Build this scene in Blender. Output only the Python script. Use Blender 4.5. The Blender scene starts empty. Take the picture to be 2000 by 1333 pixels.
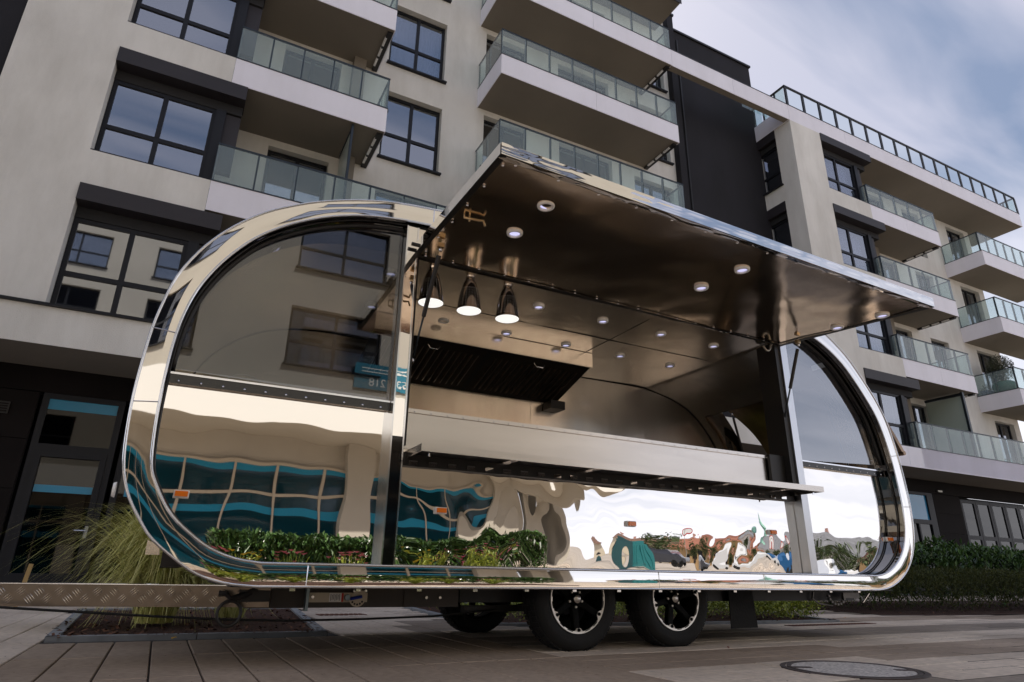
import bpy, bmesh, math, random
from mathutils import Vector, Matrix, noise
random.seed(7)
R = math.radians
S = bpy.context.scene
COL = S.collection

# ------------------------------------------------------------------ camera
CX = Vector((0.8862, -0.4629, 0.0134)); CY = Vector((0.171, 0.302, -0.938)); CZ = Vector((0.430, 0.834, 0.347))
cam = bpy.data.cameras.new('camera'); co = bpy.data.objects.new('camera', cam); COL.objects.link(co)
cam.sensor_width = 36.0; cam.lens = 36.0 * 1242.46 / 2000.0
cam.clip_start = 0.02; cam.clip_end = 900
cam.shift_x = 0.0; cam.shift_y = 0.0
r_ = Vector((0.8862, -0.4629, 0.0134)).normalized()
f_ = Vector((0.430, 0.834, 0.347)).normalized()
r_ = (r_ - f_ * r_.dot(f_)).normalized(); u_ = r_.cross(f_)
m = Matrix((r_, u_, -f_)).transposed().to_4x4(); m.translation = Vector((0, 0, 0.40))
co.matrix_world = m
S.camera = co
S.render.resolution_x = 1024; S.render.resolution_y = 682
S.view_settings.view_transform = 'Standard'; S.view_settings.look = 'None'
S.view_settings.gamma = 1.0; S.view_settings.use_curve_mapping = False
S.view_settings.exposure = EXPOSURE = 1.5
S.render.engine = 'CYCLES'
S.cycles.max_bounces = 10; S.cycles.transparent_max_bounces = 16; S.cycles.glossy_bounces = 6

# ------------------------------------------------------------------ sky and sun
SUN_EL, SUN_AZ = 56.0, 72.0      # azimuth from +X towards +Y
W = bpy.data.worlds.new('World'); S.world = W; W.use_nodes = True
nt = W.node_tree; nt.nodes.clear(); N = nt.nodes.new; L = nt.links.new
out = N('ShaderNodeOutputWorld'); bg = N('ShaderNodeBackground'); bg.inputs[1].default_value = 0.10
sky = N('ShaderNodeTexSky'); sky.sky_type = 'NISHITA'; sky.sun_disc = False
sky.sun_elevation = R(SUN_EL); sky.sun_rotation = R(90 - SUN_AZ); sky.dust_density = 2.0
tc = N('ShaderNodeTexCoord'); sep = N('ShaderNodeSeparateXYZ'); L(tc.outputs['Generated'], sep.inputs[0])
ad = N('ShaderNodeMath'); ad.operation = 'ADD'; ad.inputs[1].default_value = 0.12; L(sep.outputs[2], ad.inputs[0])
mx0 = N('ShaderNodeMath'); mx0.operation = 'MAXIMUM'; mx0.inputs[1].default_value = 0.10; L(ad.outputs[0], mx0.inputs[0])
dx = N('ShaderNodeMath'); dx.operation = 'DIVIDE'; L(sep.outputs[0], dx.inputs[0]); L(mx0.outputs[0], dx.inputs[1])
dy = N('ShaderNodeMath'); dy.operation = 'DIVIDE'; L(sep.outputs[1], dy.inputs[0]); L(mx0.outputs[0], dy.inputs[1])
cmb = N('ShaderNodeCombineXYZ'); L(dx.outputs[0], cmb.inputs[0]); L(dy.outputs[0], cmb.inputs[1])
mp = N('ShaderNodeMapping'); L(cmb.outputs[0], mp.inputs[0])
mp.inputs['Rotation'].default_value = (0, 0, R(-35)); mp.inputs['Scale'].default_value = (0.42, 1.5, 1)
nz = N('ShaderNodeTexNoise'); nz.inputs['Scale'].default_value = 2.9; nz.inputs['Detail'].default_value = 7
nz.inputs['Roughness'].default_value = 0.46; nz.inputs['Distortion'].default_value = 0.5
L(mp.outputs[0], nz.inputs[0])
rp = N('ShaderNodeValToRGB'); L(nz.outputs[0], rp.inputs[0])
e = rp.color_ramp.elements
e[0].position = 0.38; e[0].color = (0.0, 0.0, 0.0, 1); e[1].position = 0.57; e[1].color = (1, 1, 1, 1)
thin = N('ShaderNodeMix'); thin.data_type = 'RGBA'; L(rp.outputs[0], thin.inputs[0])
thin.inputs['A'].default_value = (.78, 1.0, 1.48, 1)
thin.inputs['B'].default_value = (2.0, 2.0, 2.36, 1)
veil = N('ShaderNodeMix'); veil.data_type = 'RGBA'; veil.inputs[0].default_value = 0.88
L(sky.outputs[0], veil.inputs['A']); L(thin.outputs['Result'], veil.inputs['B'])
# pale haze towards the horizon, as under any thin overcast
hz = N('ShaderNodeMath'); hz.operation = 'MULTIPLY_ADD'; hz.inputs[1].default_value = -2.1; hz.inputs[2].default_value = 1.05; hz.use_clamp = True
L(sep.outputs[2], hz.inputs[0])
hn = N('ShaderNodeMath'); hn.operation = 'MULTIPLY_ADD'; hn.inputs[1].default_value = .30; hn.inputs[2].default_value = .74; hn.use_clamp = True; L(nz.outputs[0], hn.inputs[0])
hx = N('ShaderNodeMath'); hx.operation = 'MULTIPLY'; L(hz.outputs[0], hx.inputs[0]); L(hn.outputs[0], hx.inputs[1])
hm = N('ShaderNodeMix'); hm.data_type = 'RGBA'; L(hx.outputs[0], hm.inputs[0])
L(veil.outputs['Result'], hm.inputs['A']); hm.inputs['B'].default_value = (4.7, 4.65, 4.9, 1)
L(hm.outputs['Result'], bg.inputs[0]); L(bg.outputs[0], out.inputs[0])

sun = bpy.data.lights.new('sun', 'SUN'); so = bpy.data.objects.new('sun', sun); COL.objects.link(so)
sun.energy = 1.9; sun.angle = R(1.0); sun.color = (1.0, 0.93, 0.82)
d = Vector((math.cos(R(SUN_EL)) * math.cos(R(SUN_AZ)), math.cos(R(SUN_EL)) * math.sin(R(SUN_AZ)), math.sin(R(SUN_EL))))
so.rotation_euler = d.to_track_quat('Z', 'Y').to_euler()

# ------------------------------------------------------------------ helpers
def setp(o, label=None, cat=None, group=None, kind=None):
    if label: o['label'] = label
    if cat: o['category'] = cat
    if group: o['group'] = group
    if kind: o['kind'] = kind
    return o

class MB:
    """collects shapes, builds one mesh object"""
    def __init__(s): s.v = []; s.f = []; s.mi = []
    def add(s, vs, fs, mi=0):
        b = len(s.v); s.v += [tuple(v) for v in vs]; s.f += [tuple(b + i for i in f) for f in fs]; s.mi += [mi] * len(fs)
        return s
    def box(s, x0, x1, y0, y1, z0, z1, mi=0):
        vs = [(x0,y0,z0),(x1,y0,z0),(x1,y1,z0),(x0,y1,z0),(x0,y0,z1),(x1,y0,z1),(x1,y1,z1),(x0,y1,z1)]
        return s.add(vs, [(0,3,2,1),(4,5,6,7),(0,1,5,4),(1,2,6,5),(2,3,7,6),(3,0,4,7)], mi)
    def quad(s, a, b, c, d_, mi=0): return s.add([a, b, c, d_], [(0,1,2,3)], mi)
    def tube(s, pts, r, n=8, mi=0, cap=True):
        pts = [Vector(p) for p in pts]; rs = r if isinstance(r, (list, tuple)) else [r] * len(pts)
        rings = []; prev = None
        for i, p in enumerate(pts):
            t = (pts[min(i+1, len(pts)-1)] - pts[max(i-1, 0)])
            if t.length < 1e-9: t = Vector((0,0,1))
            t.normalize()
            a = prev if prev is not None else (Vector((0,0,1)) if abs(t.z) < .9 else Vector((1,0,0)))
            u = (a - t * a.dot(t)).normalized(); prev = u; w = t.cross(u)
            rings.append([p + (u * math.cos(2*math.pi*k/n) + w * math.sin(2*math.pi*k/n)) * rs[i] for k in range(n)])
        vs = [v for g in rings for v in g]; fs = []
        for i in range(len(rings)-1):
            for k in range(n):
                fs.append((i*n+k, i*n+(k+1)%n, (i+1)*n+(k+1)%n, (i+1)*n+k))
        if cap: fs += [tuple(range(n))[::-1], tuple((len(rings)-1)*n+k for k in range(n))]
        return s.add(vs, fs, mi)
    def lathe(s, prof, c, axis='Z', n=24, mi=0):
        """prof: (r, h) pairs about axis through c"""
        vs = []; c = Vector(c)
        for r, h in prof:
            for k in range(n):
                a = 2*math.pi*k/n; x, y = r*math.cos(a), r*math.sin(a)
                vs.append(c + (Vector((x, y, h)) if axis == 'Z' else Vector((x, h, y)) if axis == 'Y' else Vector((h, x, y))))
        fs = []
        for i in range(len(prof)-1):
            for k in range(n):
                q = (i*n+k, i*n+(k+1)%n, (i+1)*n+(k+1)%n, (i+1)*n+k)
                fs.append(q if axis != 'Y' else q[::-1])
        return s.add(vs, fs, mi)
    def grid(s, fn, nu, nv, mi=0):
        vs = [fn(i/nu, j/nv) for j in range(nv+1) for i in range(nu+1)]
        fs = [(j*(nu+1)+i, j*(nu+1)+i+1, (j+1)*(nu+1)+i+1, (j+1)*(nu+1)+i) for j in range(nv) for i in range(nu)]
        return s.add(vs, fs, mi)
    def mesh(s, name, mats, smooth=False):
        me = bpy.data.meshes.new(name); me.from_pydata(s.v, [], s.f)
        for m_ in (mats if isinstance(mats, (list, tuple)) else [mats]): me.materials.append(m_)
        me.polygons.foreach_set('material_index', s.mi)
        if smooth: me.polygons.foreach_set('use_smooth', [True] * len(s.f))
        me.update(); return me
    def build(s, name, mats, parent=None, smooth=False, angle=None):
        me = s.mesh(name, mats, smooth)
        if angle is not None:
            me.polygons.foreach_set('use_smooth', [True] * len(s.f))
            me.set_sharp_from_angle(angle=R(angle))
        o = bpy.data.objects.new(name, me); COL.objects.link(o)
        if parent: o.parent = parent
        return o

def empty(name, loc=(0,0,0)):
    o = bpy.data.objects.new(name, None); o.location = loc; o.empty_display_size = .2; COL.objects.link(o); return o
def inst(name, me, parent=None, loc=(0,0,0), rot=(0,0,0), sc=None):
    o = bpy.data.objects.new(name, me); o.location = loc; o.rotation_euler = rot
    if sc: o.scale = sc
    if parent: o.parent = parent
    COL.objects.link(o); return o
def ubox(name, mat, parent, x0, x1, y0, y1, z0, z1):
    return MB().box(x0,x1,y0,y1,z0,z1).build(name, mat, parent)
_cache = {}
def cbox(name, mat, parent, x0, x1, y0, y1, z0, z1):
    """box sharing mesh data between pieces of equal size"""
    k = (name, mat.name, round(x1-x0,4), round(y1-y0,4), round(z1-z0,4))
    if k not in _cache: _cache[k] = MB().box(0,x1-x0,0,y1-y0,0,z1-z0).mesh(name, mat)
    return inst(name, _cache[k], parent, (x0,y0,z0))
def dup(root, parent=None):
    c = root.copy(); COL.objects.link(c)
    if parent: c.parent = parent
    for ch in [o for o in root.children]: dup(ch, c)
    return c

# ------------------------------------------------------------------ materials
def mat(name, col=(.5,.5,.5), rough=.6, metal=0.0, spec=None, nscale=None, namt=.0, bump=0.0, bscale=None, coat=0.0, stretch=None, detail=5):
    M = bpy.data.materials.new(name); M.use_nodes = True; t = M.node_tree
    p = t.nodes['Principled BSDF']; p.inputs['Base Color'].default_value = (*col, 1)
    p.inputs['Roughness'].default_value = rough; p.inputs['Metallic'].default_value = metal
    if spec is not None: p.inputs['Specular IOR Level'].default_value = spec
    p.inputs['Coat Weight'].default_value = coat
    tcn = t.nodes.new('ShaderNodeTexCoord'); src = tcn.outputs['Object']
    if stretch:
        mpn = t.nodes.new('ShaderNodeMapping'); mpn.inputs['Scale'].default_value = stretch
        t.links.new(src, mpn.inputs[0]); src = mpn.outputs[0]
    if nscale:
        n = t.nodes.new('ShaderNodeTexNoise'); n.inputs['Scale'].default_value = nscale; n.inputs['Detail'].default_value = detail
        t.links.new(src, n.inputs[0])
        r = t.nodes.new('ShaderNodeValToRGB'); t.links.new(n.outputs[0], r.inputs[0])
        r.color_ramp.elements[0].position = .3; r.color_ramp.elements[1].position = .7
        r.color_ramp.elements[0].color = (*[c*(1-namt) for c in col], 1); r.color_ramp.elements[1].color = (*[min(1,c*(1+namt)) for c in col], 1)
        t.links.new(r.outputs[0], p.inputs['Base Color'])
    if bump:
        n2 = t.nodes.new('ShaderNodeTexNoise'); n2.inputs['Scale'].default_value = bscale or 30; n2.inputs['Detail'].default_value = 4
        t.links.new(src, n2.inputs[0])
        b = t.nodes.new('ShaderNodeBump'); b.inputs['Strength'].default_value = 1.0; b.inputs['Distance'].default_value = bump
        t.links.new(n2.outputs[0], b.inputs['Height']); t.links.new(b.outputs[0], p.inputs['Normal'])
    return M

def glassy(name, tint=(.8,.9,.9), refl=.25, rough=.02, diff=(0,0,0), dmix=0.0, sheet=False):
    """thin glazing: transparent tint + mirror reflection (+ a little frosting)"""
    M = bpy.data.materials.new(name); M.use_nodes = True; t = M.node_tree; t.nodes.clear()
    o = t.nodes.new('ShaderNodeOutputMaterial'); tr = t.nodes.new('ShaderNodeBsdfTransparent'); tr.inputs[0].default_value = (*tint,1)
    gl = t.nodes.new('ShaderNodeBsdfGlossy'); gl.inputs['Roughness'].default_value = rough; gl.inputs[0].default_value = (.86,.91,1.0,1) if name.startswith(('window','tinted')) else (1,1,1,1)
    body = tr.outputs[0]
    if dmix:
        df = t.nodes.new('ShaderNodeBsdfDiffuse'); df.inputs[0].default_value = (*diff,1)
        mm = t.nodes.new('ShaderNodeMixShader'); mm.inputs[0].default_value = dmix
        t.links.new(tr.outputs[0], mm.inputs[1]); t.links.new(df.outputs[0], mm.inputs[2]); body = mm.outputs[0]
    mx = t.nodes.new('ShaderNodeMixShader')
    fr = t.nodes.new('ShaderNodeFresnel'); fr.inputs[0].default_value = 1.5
    mt = t.nodes.new('ShaderNodeMath'); mt.operation = 'MAXIMUM'; mt.inputs[1].default_value = refl; t.links.new(fr.outputs[0], mt.inputs[0])
    ge = t.nodes.new('ShaderNodeNewGeometry'); sb = t.nodes.new('ShaderNodeMath'); sb.operation = 'SUBTRACT'; sb.inputs[0].default_value = 1.0; t.links.new(ge.outputs['Backfacing'], sb.inputs[1])
    ml = t.nodes.new('ShaderNodeMath'); ml.operation = 'MULTIPLY'; t.links.new(mt.outputs[0], ml.inputs[0])
    if sheet: mt.operation = 'ADD'; t.links.remove(fr.outputs[0].links[0]); lw = t.nodes.new('ShaderNodeLayerWeight'); lw.inputs[0].default_value = .12; t.links.new(lw.outputs['Fresnel'], mt.inputs[0]); sb.operation = 'ADD'; t.links.remove(sb.inputs[1].links[0]); sb.inputs[1].default_value = 0.0
    t.links.new(sb.outputs[0], ml.inputs[1])
    t.links.new(ml.outputs[0], mx.inputs[0]); t.links.new(body, mx.inputs[1]); t.links.new(gl.outputs[0], mx.inputs[2])
    t.links.new(mx.outputs[0], o.inputs[0]); return M

M_ = {}
M_['stucco'] = mat('beige_stucco', (.74,.72,.67), .9, nscale=.55, namt=.07, bump=.006, bscale=60)
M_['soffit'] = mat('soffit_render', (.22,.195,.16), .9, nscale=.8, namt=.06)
M_['white'] = mat('white_cladding', (.86,.84,.90), .5, nscale=.4, namt=.04)
M_['frame'] = mat('anthracite_frame', (.010,.011,.015), .45, spec=.3)
M_['lintel'] = mat('dark_lintel', (.022,.018,.021), .55, nscale=1.5, namt=.15)
M_['tower'] = mat('charcoal_render', (.010,.009,.013), .85, nscale=.6, namt=.2, bump=.004, bscale=50)
M_['clad'] = mat('dark_cladding', (.010,.0075,.007), .75, spec=.15, nscale=1.2, namt=.2)
def streaks(M, amt=.18):
    t = M.node_tree; p = t.nodes['Principled BSDF']; lk = p.inputs['Base Color'].links[0]; src = lk.from_socket; t.links.remove(lk)
    ge = t.nodes.new('ShaderNodeNewGeometry'); mpn = t.nodes.new('ShaderNodeMapping'); mpn.inputs['Scale'].default_value = (1.3, 1.3, .35); t.links.new(ge.outputs['Position'], mpn.inputs[0])
    n = t.nodes.new('ShaderNodeTexNoise'); n.inputs['Scale'].default_value = 1.0; n.inputs['Detail'].default_value = 8; n.inputs['Roughness'].default_value = .65; t.links.new(mpn.outputs[0], n.inputs[0])
    r = t.nodes.new('ShaderNodeValToRGB'); r.color_ramp.elements[0].position = .36; r.color_ramp.elements[1].position = .60
    r.color_ramp.elements[0].color = (1-amt,1-amt*1.05,1-amt*1.15,1); r.color_ramp.elements[1].color = (1,1,1,1); t.links.new(n.outputs[0], r.inputs[0])
    mu = t.nodes.new('ShaderNodeMix'); mu.data_type = 'RGBA'; mu.blend_type = 'MULTIPLY'; mu.inputs[0].default_value = 1
    t.links.new(src, mu.inputs['A']); t.links.new(r.outputs[0], mu.inputs['B']); t.links.new(mu.outputs['Result'], p.inputs['Base Color'])
streaks(M_['stucco'], .14); streaks(M_['white'], .06); streaks(M_['tower'], .3)
M_['glass'] = glassy('window_glass', (.55,.58,.64), .38)
M_['balglass'] = glassy('balcony_glass', (.88,.95,.94), .04, diff=(.62,.72,.74), dmix=.13)
M_['clearglass'] = glassy('clear_roof_glass', (.95,.98,.98), .03)
M_['frosted'] = glassy('frosted_glass', (.5,.6,.55), .08, .3, diff=(.50,.58,.52), dmix=.8)
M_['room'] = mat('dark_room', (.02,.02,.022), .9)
M_['curtain'] = mat('white_curtain', (.72,.72,.78), .9, nscale=14, namt=.22, stretch=(1,1,.05))
M_['steel'] = mat('dark_steel', (.035,.045,.055), .35, .5)
M_['shopglass'] = glassy('shop_glass', (.03,.04,.05), .02)
M_['shopglass2'] = glassy('right_shop_glass', (.08,.075,.07), .05)
M_['bluefilm'] = mat('blue_film_glass', (.03,.22,.42), .08, spec=.9)
M_['chrome'] = mat('mirror_steel', (.86,.85,.84), .015, 1.0, bump=.0004, bscale=4)
M_['chrome_flat'] = mat('mirror_panel_steel', (.88,.87,.86), .012, 1.0)
M_['chrome_rim'] = mat('rim_mirror_steel', (.86,.85,.84), .02, 1.0)
M_['trim'] = mat('bright_trim', (.75,.77,.82), .12, 1.0)
M_['brushed'] = mat('brushed_steel', (.97,.88,.78), .24, 1.0, nscale=9, namt=.07, bump=.006, bscale=2.2, stretch=(1,1,.25))
M_['flapsteel'] = mat('flap_lining_steel', (.90,.77,.64), .14, 1.0, nscale=5, namt=.08, bump=.005, bscale=1.6)
M_['counter'] = mat('counter_steel', (.66,.62,.58), .26, 1.0, nscale=3, namt=.08, bump=.001, bscale=3, stretch=(.4,1,3))
M_['black'] = mat('black_steel', (.012,.011,.011), .45)
M_['rubber'] = mat('tyre_rubber', (.006,.006,.006), .8, bump=.002, bscale=60)
M_['rimblack'] = mat('gloss_black_wheel', (.003,.003,.003), .6, spec=.1)
M_['rimsilver'] = mat('machined_silver', (.72,.68,.62), .28, .9)
M_['whiteplastic'] = mat('white_enamel', (.9,.9,.9), .35)
M_['lens'] = mat('downlight_lens', (.55,.55,.8), .15); _q = M_['lens'].node_tree.nodes['Principled BSDF']; _q.inputs['Emission Color'].default_value = (.66,.66,1,1); _q.inputs['Emission Strength'].default_value = .30  # emission added to an unlit lens to brighten it and the interior
M_['amber'] = mat('amber_lens', (.95,.22,.01), .2, coat=.6)
M_['alu'] = mat('aluminium_plate', (.19,.155,.125), .30, 1.0, nscale=6, namt=.25, bump=.001, bscale=20)
M_['galv'] = mat('galvanised_steel', (.45,.42,.36), .35, .9, nscale=12, namt=.15)
M_['brass'] = mat('brass_latch', (.55,.42,.25), .3, 1.0)
M_['tint'] = glassy('tinted_polycarbonate', (.30,.31,.31), .15, .008, sheet=True)
M_['concrete'] = mat('kerb_concrete', (.27,.28,.29), .85, nscale=8, namt=.15, bump=.002, bscale=90)
M_['blue'] = mat('blue_handle', (.01,.03,.25), .4)
M_['paper'] = mat('white_sticker', (.75,.73,.7), .5)
M_['red'] = mat('red_sticker', (.5,.03,.02), .5)
M_['print'] = mat('sticker_print', (.03,.03,.03), .6)
M_['iron'] = mat('cast_iron', (.055,.035,.028), .6, .3, nscale=20, namt=.5)
M_['wood'] = mat('pale_wood', (.40,.26,.10), .6, nscale=12, namt=.2)

def pav(name, col, s=.16):
    """paving concrete: every slab takes a slightly different tone"""
    M = mat(name, col, .72, nscale=26, namt=.16, bump=.0012, bscale=160)
    t = M.node_tree; p = t.nodes['Principled BSDF']
    lk = p.inputs['Base Color'].links[0]; src = lk.from_socket; t.links.remove(lk)
    oi = t.nodes.new('ShaderNodeNewGeometry')
    hsv = t.nodes.new('ShaderNodeHueSaturation'); mr = t.nodes.new('ShaderNodeMapRange')
    mr.inputs['To Min'].default_value = 1-s; mr.inputs['To Max'].default_value = 1+s
    t.links.new(oi.outputs['Random Per Island'], mr.inputs['Value']); t.links.new(mr.outputs[0], hsv.inputs['Value'])
    g = t.nodes.new('ShaderNodeTexNoise'); g.inputs['Scale'].default_value = .9; g.inputs['Detail'].default_value = 6
    tc2 = t.nodes.new('ShaderNodeTexCoord'); geo = t.nodes.new('ShaderNodeNewGeometry'); t.links.new(geo.outputs['Position'], g.inputs[0])
    r2 = t.nodes.new('ShaderNodeValToRGB'); r2.color_ramp.elements[0].position = .35; r2.color_ramp.elements[1].position = .62
    r2.color_ramp.elements[0].color = (.62,.60,.58,1); r2.color_ramp.elements[1].color = (1,1,1,1); t.links.new(g.outputs[0], r2.inputs[0])
    mul = t.nodes.new('ShaderNodeMix'); mul.data_type = 'RGBA'; mul.blend_type = 'MULTIPLY'; mul.inputs[0].default_value = .8
    t.links.new(src, hsv.inputs['Color']); t.links.new(hsv.outputs[0], mul.inputs['A']); t.links.new(r2.outputs[0], mul.inputs['B'])
    t.links.new(mul.outputs['Result'], p.inputs['Base Color']); return M
M_['paveB'] = pav('brown_grey_paving', (.40,.31,.235))
M_['paveL'] = pav('light_paving', (.72,.61,.50))
M_['paveG'] = pav('grey_paving', (.31,.255,.205))
M_['mulch'] = mat('bark_mulch', (.055,.022,.012), .95, nscale=60, namt=.8, bump=.02, bscale=50)
M_['soil'] = mat('joint_sand', (.05,.045,.04), .95)

def leafmat(name, c0, c1, rough=.45):
    M = bpy.data.materials.new(name); M.use_nodes = True; t = M.node_tree; p = t.nodes['Principled BSDF']
    g = t.nodes.new('ShaderNodeNewGeometry'); r = t.nodes.new('ShaderNodeValToRGB')
    r.color_ramp.elements[0].color = (*c0,1); r.color_ramp.elements[1].color = (*c1,1)
    t.links.new(g.outputs['Random Per Island'], r.inputs[0]); t.links.new(r.outputs[0], p.inputs['Base Color'])
    p.inputs['Roughness'].default_value = rough; return M
M_['laurel'] = leafmat('laurel_leaf', (.02,.045,.014), (.10,.19,.05), .22)
M_['yew'] = leafmat('yew_needle', (.016,.028,.005), (.085,.10,.016), .6)
M_['cover'] = leafmat('ground_cover_leaf', (.13,.19,.02), (.42,.46,.06), .5)
M_['grass'] = leafmat('grass_blade', (.38,.40,.08), (.84,.78,.32), .55)
M_['tree'] = leafmat('tree_leaf', (.03,.055,.014), (.08,.11,.03), .6)
M_['olive'] = leafmat('shrub_leaf', (.02,.028,.012), (.07,.08,.04), .5)
M_['pink'] = leafmat('pink_petal', (.55,.12,.22), (.75,.30,.42), .6)
M_['yellow'] = leafmat('yellow_petal', (.6,.42,.03), (.7,.55,.08), .6)
M_['bark'] = mat('bark', (.08,.06,.045), .9, nscale=20, namt=.3)

M_['pblack'] = mat('black_gloss', (.006,.006,.007), .06)
M_['satin'] = mat('satin_aluminium', (.62,.64,.68), .28, 1.0)
M_['recess'] = mat('recess_steel', (.30,.29,.28), .03, 1.0, bump=.0004, bscale=4)
M_['tintR'] = glassy('tinted_polycarbonate_right', (.42,.44,.46), .34, .01, sheet=True)
M_['brass2'] = mat('bronze_frame', (.45,.33,.22), .3, 1.0)
M_['bronze'] = mat('bronze_steel', (.22,.15,.10), .28, 1.0, nscale=4, namt=.3)
M_['filter'] = mat('filter_steel', (.05,.04,.032), .4, .6)
M_['baffle'] = mat('baffle_steel', (.20,.16,.13), .3, .9)
M_['chas'] = mat('painted_chassis', (.045,.036,.030), .5)
M_['galvd'] = mat('dull_bracket', (.16,.15,.14), .4, .8)
M_['galvp'] = mat('zinc_plate', (.46,.40,.32), .38, .5)
M_['steel2'] = mat('blue_zinc', (.25,.32,.38), .3, .8)
M_['aluhi'] = mat('highlight_aluminium', (.85,.80,.72), .22, 1.0)  # paler than the plate: highlights on the bars put into their colour
M_['shade'] = mat('lamp_chrome', (.50,.44,.38), .09, 1.0)
M_['lampwhite'] = mat('lamp_white', (.85,.86,.86), .5)
M_['lid'] = mat('lid_concrete', (.55,.515,.485), .9, nscale=70, namt=.45, bump=.002, bscale=150)
M_['rust'] = mat('rusty_iron', (.13,.045,.025), .8, nscale=30, namt=.5)
M_['leafy'] = mat('yellow_leaf', (.65,.38,.03), .6); M_['leafo'] = mat('orange_leaf', (.5,.2,.03), .6); M_['leafr'] = mat('red_leaf', (.22,.06,.04), .6)
M_['oppst'] = mat('opposite_render', (.44,.405,.345), .9, nscale=.5, namt=.06)
M_['oppwhite'] = mat('opposite_white', (.80,.78,.73), .6)
M_['oppframe'] = mat('beige_frame', (.50,.44,.35), .5)
M_['teal'] = mat('teal_shop_glass', (.004,.034,.05), .05, spec=1.0)
M_['cyan'] = mat('cyan_strip', (.02,.24,.40), .15)  # flat cyan for the strips across the shop panes
M_['roof2'] = mat('brown_tiles', (.14,.075,.05), .8, nscale=2, namt=.3); M_['roof3'] = mat('grey_roof', (.16,.16,.17), .7, nscale=2, namt=.3)
M_['roof'] = mat('red_tiles', (.26,.10,.06), .8, nscale=3, namt=.3)
M_['house1'] = mat('cream_house', (.62,.55,.42), .9); M_['house2'] = mat('white_house', (.70,.68,.64), .9); M_['house3'] = mat('ochre_house', (.55,.36,.18), .9); M_['house4'] = mat('pink_house', (.5,.28,.22), .9)
M_['copper'] = mat('green_copper', (.18,.38,.30), .6)
M_['carw'] = mat('white_car_paint', (.7,.72,.75), .2, coat=.5); M_['carb'] = mat('blue_car_paint', (.02,.10,.25), .2, coat=.5); M_['carr'] = mat('dark_car_paint', (.04,.04,.05), .2, coat=.5)
M_['container'] = mat('teal_container', (.005,.13,.14), .5)
M_['paveL2'] = mat('plaza_concrete', (.36,.31,.26), .85, nscale=.5, namt=.3)

M_['addglow'] = mat('added_glow_diffuser', (.85,.86,.86), .5); _p = M_['addglow'].node_tree.nodes['Principled BSDF']; _p.inputs['Emission Color'].default_value = (1,.98,.93,1); _p.inputs['Emission Strength'].default_value = .34  # added emission so the diffusers read bright and lift the interior

# ------------------------------------------------------------------ ground and paving
g = MB().quad((-300,-300,-.05),(300,-300,-.05),(300,300,-.05),(-300,300,-.05)).build('ground', M_['soil']); setp(g, kind='structure')

def zone_mat(x, y):
    if x < -.55: return 'paveL'
    if x < 1.35 and 2.0 < y < 4.95: return 'paveB'
    if y > 5.0 and x < 3.0: return 'paveG' if (x - 1.2) > (y - 4.9) * .45 + .55 else 'paveL'
    k = int(math.floor((y + .35 + .06 * x) / .62)) % 4
    return ['paveL', 'paveB', 'paveL', 'paveG'][k] if x > 1.9 or y > 4.9 else 'paveB'
PL_ = [(-.54,5.02),(1.12,4.92),(1.52,8.5),(-.68,8.5)]          # left planter
PR_ = [(2.45,5.35),(3.9,5.02),(6.35,4.80),(6.9,6.0),(8.0,9.4),(3.0,9.4)]      # middle bed
PH_ = [(8.15,5.55),(9.3,5.32),(20,4.3),(30,3.6),(30,9.4),(10.6,9.4),(8.9,7.4)]              # hedge bed
def inside(p, poly):
    x, y = p; c = False; n = len(poly)
    for i in range(n):
        x1,y1 = poly[i]; x2,y2 = poly[(i+1)%n]
        if (y1 > y) != (y2 > y) and x < (x2-x1)*(y-y1)/(y2-y1)+x1: c = not c
    return c
def in_bed(x, y): return any(inside((x,y),P) for P in (PL_,PR_,PH_))
pavement = MB().box(-30,60,-11.5,13.2,-.049,-.012).build('pavement', M_['soil']); setp(pavement, kind='structure')
cells = []
def lay():
    # left of x=1.95 the long joints run away from the street front; right of it they run along it
    w, l = .195, .80
    i = 0; x = -.55 - w*60
    while x < 1.95 - w/2:
        off = 0 if True else l/2
        y = -11.2
        while y < 13.1:
            cells.append((x, x+w, y, y+l)); y += l
        x += w
    y = -11.2; row = 0; x_end = x
    while y < 13.1:
        xx = x_end - (0 if row % 2 == 0 else .0)
        xx0 = x_end
        first = True
        while xx0 < 34:
            ll = l if not (first and row % 2) else l/2
            cells.append((xx0, xx0+ll, y, y+w)); xx0 += ll; first = False
        y += w; row += 1
lay()
cells = [c for c in cells if not in_bed((c[0]+c[1])/2, (c[2]+c[3])/2)]
def near(c):
    cx, cy = (c[0]+c[1])/2, (c[2]+c[3])/2
    return cy > 1.7 and cx/cy < 1.75 and cx/cy > -.22 and (cx*cx+cy*cy)
vis = sorted([c for c in cells if near(c)], key=near)
nearset = set(vis[:290])
GAP = .004
for c in vis[:290]:
    cx, cy = (c[0]+c[1])/2, (c[2]+c[3])/2; mk = zone_mat(cx, cy)
    sx, sy = c[1]-c[0]-2*GAP, c[3]-c[2]-2*GAP
    k = ('slab', mk, round(sx,3), round(sy,3), random.randrange(6))
    if k not in _cache:
        h = .004; b = MB(); vs = []
        for (ix, z) in ((0,-.02),(0,-h),(h,0)):
            vs += [(ix,ix,z),(sx-ix,ix,z),(sx-ix,sy-ix,z),(ix,sy-ix,z)]
        fs = []
        for r0 in (0,4):
            for q in range(4): fs.append((r0+q, r0+(q+1)%4, r0+4+(q+1)%4, r0+4+q))
        fs.append((8,9,10,11)); b.add(vs, fs); _cache[k] = b.mesh('paving_slab', M_[mk])
    inst('paving_slab', _cache[k], pavement, (c[0]+GAP, c[2]+GAP, random.uniform(-.0015,.0015)), (random.uniform(-.0012,.0012), random.uniform(-.0012,.0012), 0))
rest = {'paveL': MB(), 'paveB': MB(), 'paveG': MB()}
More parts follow.
